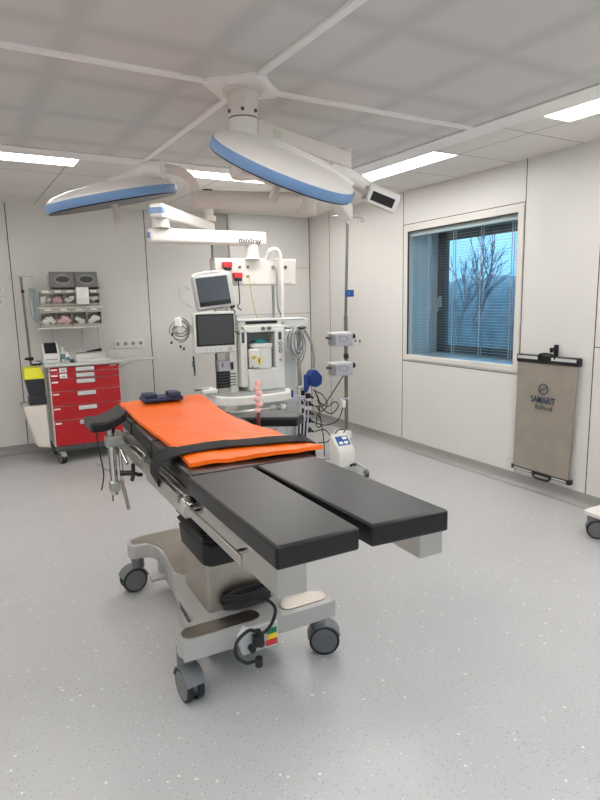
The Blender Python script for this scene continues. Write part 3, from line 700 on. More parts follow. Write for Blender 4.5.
# ---- navy head positioner
hp = thing('head_positioner', (.87, 3.35, 1.04), 'navy blue folded cushion at the head end of the orange mat', 'cushion')
def lump(pts, z, h): return pts
MB().mat('navy').box((.775, 3.27, 1.052), (1.0, 3.40, 1.078)).build('cushion', parent=hp, bevel=.01, seg=3)
MB().mat('navy').box((.78, 3.28, 1.075), (.855, 3.38, 1.10)).build('fold', parent=hp, bevel=.01, seg=3)
MB().mat('navy').box((.92, 3.26, 1.075), (.985, 3.37, 1.103)).build('fold', parent=hp, bevel=.01, seg=3)

# ---- left arm board with clamp post
ab = thing('arm_board', (.56, 3.12, .70), 'black padded arm board on chrome clamp at the left of the table', 'arm board')
bp_ = MB().mat('leather')
def abf(u, v):
    # u across (toward camera-left), v along
    x = .45 + .20 * u; y = 3.24 - .13 * v - .06 * u
    z = 1.045 - .035 * math.sin(math.pi * (u * .9 + .05)) + .012 * v + .02 * u
    return (x - .0 * v, y, z)
pts = []
n1, n2 = 14, 6
def abp(u, v):
    ctr = Vector((.53, 3.12, 1.045)); d = Vector((.78, .62, 0)).normalized(); s_ = Vector((-.62, .78, 0)).normalized()
    a = (u - .5) * .18; b_ = (v - .5) * .23
    p = ctr + Vector((1, 0, 0)) * a + Vector((0, 1, 0)) * b_
    p.z = 1.045 - .022 * math.cos((u - .5) * math.pi) + .05 * (u - .4)
    return p
bp_.grid(abp, 14, 6, (0, 0, .05)); bp_.build('pad', parent=ab, bevel=.01, seg=3, angle=50)
MB().mat('chrome').cyl((.545, 3.08, 1.02), (.545, 3.08, .62), .021).build('post', parent=ab, bevel=.003)
MB().mat('steel').box((.515, 3.05, .88), (.605, 3.11, .935)).build('rail_clamp', parent=ab, bevel=.006)
MB().mat('steel').box((.518, 3.05, .64), (.572, 3.11, .70)).build('lower_socket', parent=ab, bevel=.012, seg=3)
MB().mat('chrome').cyl((.585, 3.07, .87), (.585, 3.07, .68), .011).cyl((.585, 3.05, .86), (.60, 2.99, .80), .010).build('side_tube', parent=ab)
MB().mat('brushed').tube([(.575, 3.04, .70), (.585, 3.03, .63), (.597, 3.02, .545)], .010, 10).build('bent_lever', parent=ab)
MB().mat('steel').cyl((.46, 3.10, .80), (.56, 3.08, .73), .007).build('cross_pin', parent=ab)
kb = MB().mat('black_plastic').cyl((.575, 3.06, .735), (.635, 3.03, .735), .014)
for i in range(3):
    a = math.radians(90 + 120 * i + 15); kb.tube([(.635, 3.03, .735), (.64 + .02 * math.cos(a), 3.02, .735 + .045 * math.sin(a)), (.645 + .035 * math.cos(a), 3.02, .735 + .055 * math.sin(a))], .011, 8, smooth=False)
kb.build('star_knob', parent=ab, bevel=.003)
MB().mat('strap').tube([(.475, 3.09, 1.0), (.48, 3.08, .88), (.495, 3.08, .76), (.49, 3.07, .71), (.475, 3.06, .66)], .012, 6, ry=.003).build('hanging_strap', parent=ab)
MB().mat('strap').tube([(.56, 3.10, 1.0), (.555, 3.12, .80), (.54, 3.10, .65), (.535, 3.10, .58)], .012, 6, ry=.003).build('hanging_strap', parent=ab)
# ---- right arm board
ar = thing('arm_board', (1.45, 2.98, .9), 'black padded arm board extending from the far right side of the table', 'arm board')
pad('pad', [(1.24, 3.17), (1.225, 3.01), (1.50, 2.83), (1.585, 2.90), (1.57, 3.01)], .91, .965, parent=ar, bev=.012)
MB().mat('steel').box((1.20, 3.05, .86), (1.50, 3.09, .905)).build('bracket', parent=ar, bevel=.004)

# ================================================================== RED TROLLEY
tr = thing('drawer_trolley', (.92, 6.6, 0), 'red medical drawer trolley with grey worktop against the back wall', 'trolley')
X0, X1, Y0, Y1 = .572, 1.262, 6.35, 6.86
MB().mat('white_plastic').box((X0, Y0 + .02, .17), (X1, Y1, 1.0)).build('body', parent=tr, bevel=.004)
MB().mat('dark_grey').box((X0 - .01, Y0 - .01, .13), (X1 + .01, Y1 + .01, .175)).build('bumper_base', parent=tr, bevel=.012, seg=3)
MB().mat('light_grey').box((X0 - .035, Y0 - .03, 1.0), (X1 + .02, Y1 + .03, 1.03)).build('worktop', parent=tr, bevel=.006)
MB().mat('light_grey').box((X1 + .02, Y0 + .02, 1.005), (1.68, Y0 + .36, 1.024)).build('side_shelf', parent=tr, bevel=.004)
MB().mat('light_grey').box((X1 + .005, Y0 + .16, .94), (X1 + .04, Y0 + .19, 1.0)).hull([(X1, Y0 + .17, .92), (X1 + .2, Y0 + .17, 1.005), (X1 + .22, Y0 + .17, 1.005), (X1, Y0 + .17, .90), (X1, Y0 + .18, .92), (X1 + .2, Y0 + .18, 1.005), (X1 + .22, Y0 + .18, 1.005), (X1, Y0 + .18, .90)], [(0, 1, 2, 3), (7, 6, 5, 4), (0, 4, 5, 1), (1, 5, 6, 2), (2, 6, 7, 3), (3, 7, 4, 0)]).build('shelf_bracket', parent=tr)
zs = [.995, .928, .855, .765, .615, .465, .178]
zs = [.995, .935, .87, .745, .595, .445, .178]
for i in range(6):
    d = MB().mat('red').box((X0 + .012, Y0, zs[i + 1] + .004), (X1 - .004, Y0 + .03, zs[i] - .004)).build('drawer', parent=tr, bevel=.003)
    zc = zs[i] - .030 if i > 1 else (zs[i] + zs[i + 1]) / 2
    MB().mat('light_grey').box((X0 + .255, Y0 - .018, zc - .022), (X0 + .435, Y0 + .002, zc + .020)).build('handle', parent=d, bevel=.006)
    MB().mat('paper').box((X0 + .02, Y0 - .002, zs[i] - .035), (X0 + .08, Y0 + .001, zs[i] - .02)).build('label_strip', parent=d)
    if i < 2: MB().mat('paper').box((X0 + .10, Y0 - .003, zs[i] - .055), (X0 + .17, Y0 + .001, zs[i] - .010)).mat('mid_grey').box((X0 + .115, Y0 - .004, zs[i] - .042), (X0 + .155, Y0 - .001, zs[i] - .03)).build('label_card', parent=d)
MB().mat('paper').box((X1 - .10, Y0 - .002, .975), (X1 - .03, Y0 + .001, .985)).build('label_strip', parent=tr)
for x, y, a in ((X0 + .045, Y0 + .03, -70), (X1 - .06, Y0 + .03, -70), (X0 + .05, Y1 - .05, 100), (X1 - .06, Y1 - .05, 100)): castor(tr, x, y, .135, R=.06, fork='mid_grey', ang=math.radians(a), gap=.012, wd=.016)
# uprights for the bins
for x in (.70, 1.00, 1.16): MB().mat('light_grey').box((x - .011, Y1 - .015, 1.03), (x + .011, Y1 + .007, 1.93)).build('upright', parent=tr, bevel=.002)
# ---- tilt bins
tb = thing('bin_rack', (.86, 6.75, 1.38), 'rack of small tilt bins in three rows above the red trolley', 'bin rack')
def bin_(x0, x1, z0, z1, yf=6.68, big=False, lb=True):
    d = .13 if not big else .11
    b = MB().mat('bin_smoke' if big else 'bin_front')
    yb = Y1 - .016
    poly = [(yb, z0), (yb, z1), (yf + (.055 if big else .05), z1), (yf, z0 + (z1 - z0) * .80 if not big else z0 + .02), (yf + (.02 if not big else .0), z0)]
    t = .003
    # shell: sides, floor, back, slanted front as an open tray
    for xx in (x0, x1 - t): b.prism(poly, xx, xx + t, 'x')
    b.box((x0, yf + .02, z0), (x1, yb, z0 + t)); b.box((x0, yb - t, z0), (x1, yb, z1))
    if big:
        b.hull([(x0, yf, z0 + .02), (x1, yf, z0 + .02), (x1, yf + .055, z1), (x0, yf + .055, z1), (x0, yf + t, z0 + .02), (x1, yf + t, z0 + .02), (x1, yf + .055 + t, z1), (x0, yf + .055 + t, z1)], [(0, 1, 2, 3), (7, 6, 5, 4), (0, 4, 5, 1), (1, 5, 6, 2), (2, 6, 7, 3), (3, 7, 4, 0)])
    else:
        zf = z0 + (z1 - z0) * .16
        b.hull([(x0, yf + .02, z0), (x1, yf + .02, z0), (x1, yf + .010, zf), (x0, yf + .010, zf), (x0, yf + .02 + t, z0), (x1, yf + .02 + t, z0), (x1, yf + .010 + t, zf), (x0, yf + .010 + t, zf)], [(0, 1, 2, 3), (7, 6, 5, 4), (0, 4, 5, 1), (1, 5, 6, 2), (2, 6, 7, 3), (3, 7, 4, 0)])
        b.box((x0, yf + .005, z0 + (z1 - z0) * .78), (x1, yf + .008, z1))
    o = b.build('tilt_bin', parent=tb, angle=30)
    if big:
        # oval recessed window with a dark opening
        cx, cz = (x0 + x1) / 2, (z0 + z1) / 2; q = Vector((0, .055, z1 - z0 - .02)).normalized(); ctr = Vector((cx, yf + .027 - .002, cz + .01))
        m_ = frame(ctr, (1, 0, 0), q)
        MB().mat('mid_grey').lathe([(.001, 0), (1, 0), (1, .004), (.001, .004)], (0, 0, 0), 32, tr=m_ @ Matrix.Diagonal((.085, .058, 1, 1))).mat('dark_grey').lathe([(.001, .004), (1, .004), (1, .006), (.001, .006)], (0, 0, 0), 32, tr=m_ @ Matrix.Diagonal((.07, .034, 1, 1))).build('scoop', parent=o)
    elif lb:
        MB().mat('paper').box(((x0 + x1) / 2 - .03, yf + .001, z1 - .022), ((x0 + x1) / 2 + .03, yf + .005, z1 - .006)).build('name_label', parent=o)
    return o
kq = .964
bin_(.705, .938, 1.772, 1.955, big=True); bin_(.942, 1.175, 1.772, 1.955, big=True)
mid = [(.585, .70), (.705, .817), (.82, .932), (.935, 1.05), (1.055, 1.175)]
for x0, x1 in mid: bin_(x0, x1, 1.60, 1.765)
low = [(.575, .725), (.73, .88), (.885, 1.03), (1.035, 1.182)]
for x0, x1 in low: bin_(x0, x1, 1.38, 1.575)
MB().mat('white_plastic').box((.55, 6.675, 1.578), (1.20, Y1 - .016, 1.59)).box((.55, 6.675, 1.366), (1.20, Y1 - .016, 1.378)).build('shelf_strip', parent=tb, bevel=.002)
def packs(x0, x1, z0, mt, n, label, grp, size=.035, flat=False):
    for i in range(n):
        cx = x0 + .02 + (x1 - x0 - .04) * (random.random()); cz = z0 + .022 + random.random() * .035 + (i / n) * .03
        cx = min(max(cx, x0 + size * .75), x1 - size * .75)
        m_ = Matrix.Translation((cx, 6.715 + random.random() * .04, cz + size * .3)) @ Matrix.Rotation(random.uniform(-.8, .8), 4, 'Y') @ Matrix.Rotation(random.uniform(-.5, .5), 4, 'X')
        s = size * random.uniform(1.0, 1.35)
        o = MB().mat(mt).box((-s * .62, -.008, -s * .42), (s * .62, .008, s * .42), m_).build('supply_packet', bevel=.003)
        tag(o, label, 'packet', grp)
PK = [(low[0], 1.383, 'pack_white', 5, 'white wrapped packet in the leftmost bin of the lowest row', .05),
      (low[1], 1.383, 'pack_pink', 6, 'pink and white wrapped packet in the lowest row of bins, second bin from left', .045),
      (low[2], 1.383, 'pack_white', 5, 'white packet in the lowest row of bins, third bin from left', .045),
      (low[3], 1.383, 'pack_white', 4, 'long white packet in the lowest row of bins, rightmost bin', .05),
      (mid[0], 1.603, 'pack_white', 6, 'small pale packet in the middle row of bins, leftmost bin', .03),
      (mid[1], 1.603, 'pack_pink', 6, 'small pink packet in the middle row of bins, second bin from left', .03),
      (mid[2], 1.603, 'paper', 4, 'white roll-shaped packet in the middle row of bins, central bin', .035),
      (mid[4], 1.603, 'pack_white', 5, 'clear white packet in the middle row of bins, rightmost bin', .035)]
for (x0, x1), z0, mt, n, label, s in PK: packs(x0, x1, z0, mt, n, label, 'packets: ' + label.split(' in the ')[1], s)
tag(MB().mat('pack_green').box((-.035, -.006, -.02), (.035, .006, .02), Matrix.Translation((1.125, 6.71, 1.41)) @ Matrix.Rotation(-.5, 4, 'Y')).build('supply_packet', bevel=.003), 'dark green packet at the front of the lowest right bin', 'packet')
gb = thing('glove_box', (.99, 6.66, 1.64), 'white open dispenser box standing out from the middle row of bins', 'dispenser box')
MB().mat('paper').box((.935, 6.60, 1.62), (1.055, 6.675, 1.79)).build('carton', parent=gb, bevel=.004)
MB().mat('pack_white').box((.94, 6.597, 1.615), (1.05, 6.602, 1.68)).build('front_flap', parent=gb)
# ---- things on the trolley
lp = thing('label_printer', (.60, 6.55, 1.03), 'white label printer with black top on the left of the trolley', 'printer')
MB().mat('white_plastic').prism([(6.44, 1.03), (6.66, 1.03), (6.66, 1.22), (6.56, 1.225), (6.44, 1.12)], .545, .70, 'x').build('housing', parent=lp, bevel=.01, seg=3)
MB().mat('black_plastic').hull([(.565, 6.446, 1.128), (.68, 6.446, 1.128), (.68, 6.556, 1.226), (.565, 6.556, 1.226), (.565, 6.44, 1.134), (.68, 6.44, 1.134), (.68, 6.55, 1.233), (.565, 6.55, 1.233)], [(0, 1, 2, 3), (7, 6, 5, 4), (0, 4, 5, 1), (1, 5, 6, 2), (2, 6, 7, 3), (3, 7, 4, 0)]).build('lid', parent=lp, bevel=.003)
MB().mat('mid_grey').box((.565, 6.434, 1.065), (.68, 6.442, 1.072)).build('paper_slot', parent=lp)
for x, y, h_, lbl in ((.735, 6.50, .15, 'taller white spray bottle beside the label printer'), (.775, 6.44, .10, 'shorter white bottle with a blue label beside the label printer')):
    t = thing('bottle', (x, y, 1.03), lbl, 'bottle')
    MB().mat('white_plastic').lathe([(.02, 0), (.022, .005), (.022, h_ * .7), (.010, h_ * .82), (.010, h_ * .86)], (x, y, 1.03), 18).build('body', parent=t)
    MB().mat('paper').lathe([(.012, h_ * .86), (.012, h_), (.004, h_ + .002)], (x, y, 1.03), 14).build('cap', parent=t)
    MB().mat('tube_teal').lathe([(.0225, h_ * .2), (.0228, h_ * .2), (.0228, h_ * .55), (.0225, h_ * .55)], (x, y, 1.03), 18).build('label_band', parent=t)
t = thing('ointment_jar', (.81, 6.40, 1.03), 'small dark jar in front of the bottles on the trolley', 'jar')
MB().mat('dark_grey').lathe([(.02, 0), (.02, .035)], (.81, 6.40, 1.03), 16).build('jar_body', parent=t)
MB().mat('light_grey').lathe([(.021, .035), (.021, .045), (.01, .046)], (.81, 6.40, 1.03), 16).build('lid', parent=t)
ky = thing('keyboard', (1.0, 6.42, 1.03), 'cream keyboard lying across the front of the trolley top', 'keyboard')
MB().mat('cream_plastic').box((.85, 6.37, 1.03), (1.18, 6.48, 1.048)).build('case', parent=ky, bevel=.004)
kk = MB().mat('paper')
for r_ in range(4):
    for c_ in range(14): kk.box((.858 + c_ * .0225, 6.378 + r_ * .024, 1.047), (.858 + c_ * .0225 + .019, 6.378 + r_ * .024 + .02, 1.053))
kk.build('keys', parent=ky)
tag(MB().mat('white_plastic').box((.86, 6.52, 1.03), (1.17, 6.70, 1.10)).build('storage_box', bevel=.006), 'low white box lying behind the keyboard on the trolley', 'box')
hs = thing('barcode_scanner', (1.08, 6.60, 1.10), 'black handset lying on the low white box', 'handset')
MB().mat('black_plastic').tube([(.99, 6.62, 1.113), (1.07, 6.60, 1.125), (1.14, 6.60, 1.13)], [.009, .018], 10).build('grip', parent=hs)
MB().mat('black_plastic').tube([(.99, 6.62, 1.112), (.94, 6.62, 1.106), (.88, 6.63, 1.104)], .004, 6).build('cord', parent=hs)
tag(MB().mat('light_grey').lathe([(.028, 0), (.03, .004), (.03, .09), (.024, .10), (.001, .10)], (1.215, 6.50, 1.03), 20).build('dispenser_cup'), 'round pale grey cup at the right end of the trolley top', 'cup')
# ---- sharps container
sc = thing('sharps_container', (.42, 6.52, .58), 'black sharps container with a bright yellow lid left of the red trolley', 'sharps container')
def taper(b, x0, x1, y0, y1, z0, X0_, X1_, Y0_, Y1_, z1): b.hull([(x0, y0, z0), (x1, y0, z0), (x1, y1, z0), (x0, y1, z0), (X0_, Y0_, z1), (X1_, Y0_, z1), (X1_, Y1_, z1), (X0_, Y1_, z1)], [(0, 3, 2, 1), (4, 5, 6, 7), (0, 1, 5, 4), (1, 2, 6, 5), (2, 3, 7, 6), (3, 0, 4, 7)]); return b
taper(MB().mat('bin_body'), .40, .535, 6.44, 6.62, .60, .355, .535, 6.40, 6.66, .89).build('container_body', parent=sc, bevel=.01, seg=3)
MB().mat('bin_body').box((.375, 6.42, .585), (.54, 6.64, .70)).build('holder_tray', parent=sc, bevel=.01)
taper(MB().mat('yellow'), .345, .535, 6.39, 6.67, .885, .355, .51, 6.42, 6.64, 1.0).build('lid', parent=sc, bevel=.012, seg=3)
tag(MB().mat('black_plastic').box((.43, 6.40, 1.02), (.52, 6.46, 1.04)).mat('paper').box((.44, 6.43, 1.04), (.50, 6.47, 1.05)).build('cable_clip', bevel=.004), 'small dark clip with tag above the yellow lid', 'clip')
# ---- waste bag
wg = MB().mat('bag_white')
def bag(u, v):
    a = 2 * math.pi * u; z = .185 + .435 * v; w_ = .068 + .05 * v; d_ = .10 + .05 * v
    k_ = 1 + .06 * noise.noise(Vector((math.cos(a) * 2, math.sin(a) * 2, v * 3)))
    return (.470 - .052 * v + w_ * k_ * math.copysign(abs(math.cos(a)) ** .35, math.cos(a)), 6.50 + d_ * k_ * math.copysign(abs(math.sin(a)) ** .35, math.sin(a)), z - (.03 * math.cos(a) if v < .05 else 0))
wg.grid(bag, 32, 12)
bmesh.ops.remove_doubles(wg.b, verts=wg.b.verts[:], dist=1e-4); bmesh.ops.holes_fill(wg.b, edges=[e for e in wg.b.edges if e.is_boundary], sides=40)
ww = thing('waste_bag', (.425, 6.5, .19), 'white plastic waste bag hanging left of the red trolley under the sharps container', 'waste bag')
wg.build('bag', parent=ww, angle=80)
MB().mat('steel').tube([(.30, 6.36, .622), (.54, 6.36, .622), (.54, 6.64, .622), (.30, 6.64, .622), (.30, 6.36, .622)], .006, 8, smooth=False).build('ring_holder', parent=ww)
# ---- left drip pole
dp = thing('drip_pole', (.435, 6.5, .9), 'thin steel drip pole with two hooks clamped left of the red trolley', 'drip pole')
MB().mat('pole_steel').cyl((.445, 6.70, .90), (.425, 6.70, 1.90), .012).build('pole', parent=dp)
MB().mat('steel').tube([(.335, 6.70, 1.87), (.318, 6.70, 1.885), (.325, 6.70, 1.905), (.37, 6.70, 1.905), (.48, 6.70, 1.905), (.525, 6.70, 1.905), (.532, 6.70, 1.885), (.515, 6.70, 1.87)], .0035, 6).build('hook_bar', parent=dp)
MB().mat('black_plastic').ball((.43, 6.68, 1.755), .018).build('height_knob', parent=dp)
MB().mat('black_plastic').box((.415, 6.67, 1.05), (.47, 6.72, 1.085)).cyl((.43, 6.69, 1.07), (.39, 6.66, 1.07), .012).build('clamp', parent=dp, bevel=.004)
MB().mat('steel').box((.44, 6.69, .905), (X0, 6.71, .93)).build('mount_bracket', parent=dp)
for i in range(5):
    x = .488 + i * .011
    tag(MB().mat('tube_teal' if i % 2 else 'cable_grey').tube([(x, 6.69, 1.90 - .12), (x + .004, 6.69, 1.72), (x + .02 * math.sin(i), 6.69, 1.58), (x + .02, 6.69, 1.47 - .03 * i % .05), (x + .035, 6.69, 1.60), (x + .02, 6.69, 1.76), (x, 6.69, 1.78)], .0045, 6).build('tubing_loop'), 'looped thin tube in the bundle hanging beside the left bins', 'tube', 'tubes hanging left of the bins')
tag(MB().mat('steel').tube([(.53, 6.69, 1.88), (.535, 6.69, 1.80), (.50, 6.69, 1.785), (.55, 6.69, 1.78)], .003, 6).build('tube_hook'), 'small wire hook holding the tube bundle by the bins', 'hook')
cable('charging_cable', [(.47, 6.62, 1.03), (.50, 6.50, 1.055), (.53, 6.42, 1.04), (.545, 6.44, 1.035)], .005, 'label_blue', 'short blue cable left of the label printer')

# ================================================================== WALL FITTINGS
def sockets_back(x0, x1, z0, z1, n, label, dark=True):
    t = thing('wall_socket', ((x0 + x1) / 2, YB, (z0 + z1) / 2), label, 'wall socket'); MB().mat('white_plastic').box((x0, YB - .014, z0), (x1, YB, z1)).build('plate', parent=t, bevel=.003)
    for i in range(n):
        cx = x0 + (x1 - x0) * (i + .5) / n
        MB().mat('light_grey').lathe([(.001, 0), (.026, 0), (.026, .004), (.001, .004)], (0, 0, 0), 20, tr=frame((cx, YB - .014, (z0 + z1) / 2), (1, 0, 0), (0, 0, 1))).mat('mid_grey').lathe([(.001, .004), (.018, .004), (.018, .005), (.001, .005)], (0, 0, 0), 20, tr=frame((cx, YB - .014, (z0 + z1) / 2), (1, 0, 0), (0, 0, 1))).build('outlet', parent=t)
sockets_back(1.36, 1.71, 1.10, 1.20, 4, 'white four-gang wall socket strip beside the trolley shelf')
for z in (1.78, 1.655):
    t = thing('light_switch', (.24, YB, z), 'small white wall switch at the left edge of the photo, %s one' % ('upper' if z > 1.7 else 'lower'), 'switch', 'white wall switches at the left edge')
    MB().mat('white_plastic').box((.17, YB - .012, z - .055), (.275, YB, z + .05)).build('plate', parent=t, bevel=.003)
    MB().mat('light_grey').box((.21, YB - .016, z - .02), (.245, YB - .010, z + .025)).build('rocker', parent=t)
t = thing('wall_socket', (XW, 5.845, 1.115), 'white double wall socket on the right wall behind the tall pole', 'wall socket')
MB().mat('white_plastic').box((XW - .012, 5.75, 1.075), (XW, 5.94, 1.16)).build('plate', parent=t, bevel=.003)
for y in (5.80, 5.89):
    MB().mat('mid_grey').lathe([(.001, 0), (.022, 0), (.022, .003), (.001, .003)], (0, 0, 0), 20, tr=frame((XW - .012, y, 1.117), (0, -1, 0), (0, 0, 1))).build('outlet', parent=t)

# ---------------- transfer board hanging on the right wall
rb = thing('transfer_board', (XW, 3.16, .12), 'taupe covered patient transfer board hanging upright on the right wall below the window', 'transfer board')
yL, yR, zBt, zTp = 3.455, 2.885, .17, 1.095
cv = MB().mat('cover_taupe')
def cvf(u, v):
    y = yL - .012 + (yR + .03 - yL) * u - .02 * v - .012 * v * u; z = zBt + .01 + (zTp - zBt - .01) * v
    b_ = .006 * noise.noise(Vector((y * 6, z * 4, 2))) + .004 * noise.noise(Vector((y * 13 + z * 8, z * 6, 7)))
    return (XW - .045 + b_, y, z)
cv.grid(cvf, 24, 40, (-.025, 0, 0)); cv.build('cover', parent=rb, angle=80)
zTp -= .015
MB().mat('black_plastic').box((XW - .055, yR - .03, zTp - .012), (XW - .008, yL - .02, zTp + .052)).build('top_clamp', parent=rb, bevel=.006)
for a, c in ((yL - .035, yL - .23), (yR - .01, yR + .21)):
    MB().mat('light_grey').box((XW - .058, min(a, c), zTp + .018), (XW - .052, max(a, c), zTp + .042)).build('clamp_plate', parent=rb)
ym = (yL + yR) / 2 - .03
MB().mat('black_plastic').tube([(XW - .05, ym + .075, zTp + .03), (XW - .055, ym + .065, zTp + .058), (XW - .055, ym, zTp + .068), (XW - .055, ym - .065, zTp + .058), (XW - .05, ym - .075, zTp + .03)], .010, 8).build('handle', parent=rb)
MB().mat('black_plastic').box((XW - .05, yR - .005, zBt - .028), (XW - .01, yR + .03, zBt + .012)).box((XW - .05, yL - .03, zBt - .02), (XW - .01, yL, zBt + .018)).build('corner_block', parent=rb, bevel=.004)
MB().mat('black_plastic').box((XW - .045, yR + .02, zBt - .02), (XW - .015, yL - .02, zBt + .005)).build('bottom_bar', parent=rb, bevel=.002)
MB().mat('light_grey').box((XW - .049, yR + .03, zBt - .014), (XW - .044, ym - .09, zBt - .001)).box((XW - .049, ym + .09, zBt - .014), (XW - .044, yL - .03, zBt - .001)).build('clamp_plate', parent=rb)
MB().mat('black_plastic').tube([(XW - .05, ym + .09, zBt), (XW - .055, ym + .075, zBt - .03), (XW - .055, ym + .05, zBt - .04), (XW - .055, ym - .05, zBt - .04), (XW - .055, ym - .075, zBt - .03), (XW - .05, ym - .09, zBt)], .010, 8).build('handle', parent=rb)
xt = XW - .0535
text('print_name', 'SAMARIT', .072, frame((xt, 3.16, .775), (0, -1, 0), (0, 0, 1)), 'print_dark', rb, bold=.0012, sx=.80)
text('print_name', 'Rollbord', .055, frame((xt, 3.15, .715), (0, -1, 0), (0, 0, 1)), 'print_dark', rb, sx=.85)
lg = MB().mat('print_dark')
c0 = Vector((xt, 3.16, .865))
lg.tube([c0 + Vector((0, math.cos(a) * .042, math.sin(a) * .042)) for a in [math.radians(20 * i) for i in range(19)]], .0035, 6, smooth=False)
lg.tube([c0 + Vector((0, .03, -.018)), c0 + Vector((0, .01, .0)), c0 + Vector((0, -.01, .004)), c0 + Vector((0, -.032, .022))], .004, 6)
lg.build('print_emblem', parent=rb)
hk = thing('wall_hook', (XW, 3.10, 1.17), 'black hook on the right wall holding the transfer board handle', 'hook')
MB().mat('black_plastic').box((XW - .012, 3.075, 1.13), (XW, 3.115, 1.22)).build('hook_plate', parent=hk, bevel=.004)
MB().mat('black_plastic').tube([(XW - .008, 3.095, 1.20), (XW - .04, 3.095, 1.185), (XW - .062, 3.095, 1.17), (XW - .064, 3.095, 1.20)], .011, 8).build('hook_arm', parent=hk)

# ================================================================== ANAESTHESIA MACHINE
an = thing('anaesthesia_machine', (2.45, 5.35, 0), 'tall white anaesthesia machine with shelves, absorber and grey side rails', 'anaesthesia machine')
MB().mat('white_plastic').box((2.15, 5.18, 1.345), (2.90, 5.60, 1.425)).mat('light_grey').box((2.14, 5.17, 1.42), (2.86, 5.61, 1.436)).build('header', parent=an, bevel=.012, seg=3)
MB().mat('white_plastic').prism([(2.17, 1.375), (2.62, 1.375), (2.60, 1.33), (2.56, 1.315), (2.24, 1.315), (2.19, 1.33)], 5.13, 5.2, 'y').build('control_fascia', parent=an, bevel=.006)
MB().mat('black_plastic').box((2.22, 5.172, 1.392), (2.55, 5.18, 1.418)).build('display_strip', parent=an)
for x in (2.375, 2.44): MB().mat('mid_grey').cyl((x, 5.13, 1.35), (x, 5.112, 1.35), .019).mat('dark_grey').cyl((x, 5.113, 1.35), (x, 5.105, 1.35), .008).build('knob', parent=an)
MB().mat('mid_grey').cyl((2.61, 5.17, 1.39), (2.61, 5.155, 1.39), .014).build('knob', parent=an)
MB().mat('white_plastic').box((2.145, 5.14, .80), (2.215, 5.30, 1.345)).build('left_post', parent=an, bevel=.008)
MB().mat('white_plastic').box((2.145, 5.30, .15), (2.80, 5.58, 1.35)).build('cabinet', parent=an, bevel=.01)
MB().mat('mid_grey').box((2.215, 5.285, .98), (2.53, 5.30, 1.32)).build('recess_panel', parent=an)
MB().mat('white_plastic').box((2.50, 5.12, .76), (2.60, 5.32, 1.34)).build('right_post', parent=an, bevel=.006)
MB().mat('light_grey').box((2.60, 5.14, .15), (2.74, 5.32, 1.33)).build('side_cabinet', parent=an, bevel=.02, seg=3)
MB().mat('white_plastic').box((2.215, 5.10, .76), (2.50, 5.28, .97)).build('lower_front', parent=an, bevel=.01)
for z, r in ((1.20, .020), (1.16, .017), (1.125, .018), (1.04, .012)): MB().mat('mid_grey').cyl((2.55, 5.122, z), (2.55, 5.108, z), r).mat('light_grey').cyl((2.55, 5.11, z), (2.55, 5.102, z), r * .5).build('valve_dial', parent=an)
MB().mat('dark_grey').box((2.533, 5.112, 1.235), (2.563, 5.122, 1.31)).build('gauge', parent=an)
MB().mat('dark_grey').box((2.16, 5.132, 1.22), (2.185, 5.142, 1.32)).build('gauge', parent=an)
# absorber
ac = MB().mat('white_plastic').lathe([(.095, 0), (.105, .01), (.105, .20), (.115, .21), (.115, .24), (.02, .245)], (2.375, 5.19, .965), 36).build('absorber_canister', parent=an)
MB().mat('teal').lathe([(.07, .0), (.065, .03), (.02, .04)], (2.37, 5.20, 1.21), 28).build('absorber_cap', parent=ac)
MB().mat('white_plastic').box((2.225, 5.08, .985), (2.315, 5.16, 1.16)).build('absorber_bracket', parent=an, bevel=.012, seg=3)
MB().mat('amber_label').box((2.290, 5.072, 1.015), (2.315, 5.081, 1.085)).mat('black_plastic').box((2.298, 5.070, 1.03), (2.306, 5.073, 1.07)).build('warning_label', parent=an)
MB().mat('cord_yellow').box((2.228, 5.06, 1.07), (2.268, 5.082, 1.10)).mat('black_plastic').cyl((2.235, 5.085, .995), (2.235, 5.07, .995), .006).build('latch', parent=an, bevel=.003)
# work shelf (rounded tray)
ws = MB().mat('white_plastic')
ws.prism(smooth_poly([(1.80, 5.17), (1.86, 4.98), (2.0, 4.88), (2.25, 4.865), (2.54, 4.91), (2.60, 5.02), (2.60, 5.20), (1.90, 5.22)], 5), .675, .755)
ws.build('work_shelf', parent=an, bevel=.012, seg=3, angle=60)
MB().mat('mid_grey').prism(smooth_poly([(1.87, 5.16), (1.90, 5.02), (2.02, 4.92), (2.25, 4.905), (2.50, 4.95), (2.53, 5.03), (2.52, 5.10), (1.95, 5.18)], 5), .754, .758).build('shelf_mat', parent=an)
MB().mat('steel').tube([(1.85, 5.0, .63), (2.0, 4.91, .62), (2.25, 4.89, .62), (2.5, 4.92, .62)], .012, 8).build('front_rail', parent=an)
MB().mat('royal_blue').box((2.555, 4.915, .70), (2.575, 4.935, .76)).build('blue_tab', parent=an)
MB().mat('light_grey').box((2.15, 5.15, .15), (2.78, 5.32, .66)).build('drawer_block', parent=an, bevel=.01)
for z in (.50, .34): MB().mat('mid_grey').box((2.25, 5.142, z), (2.5, 5.152, z + .015)).build('drawer_pull', parent=an)
MB().mat('mid_grey').box((2.10, 5.02, .10), (2.86, 5.64, .15)).build('foot_plate', parent=an, bevel=.012)
for x, y, a in ((2.15, 5.06, -80), (2.82, 5.06, -60), (2.15, 5.58, 90), (2.82, 5.58, 90)): castor(an, x, y, .105, R=.045, ang=math.radians(a), gap=.012, wd=.016)
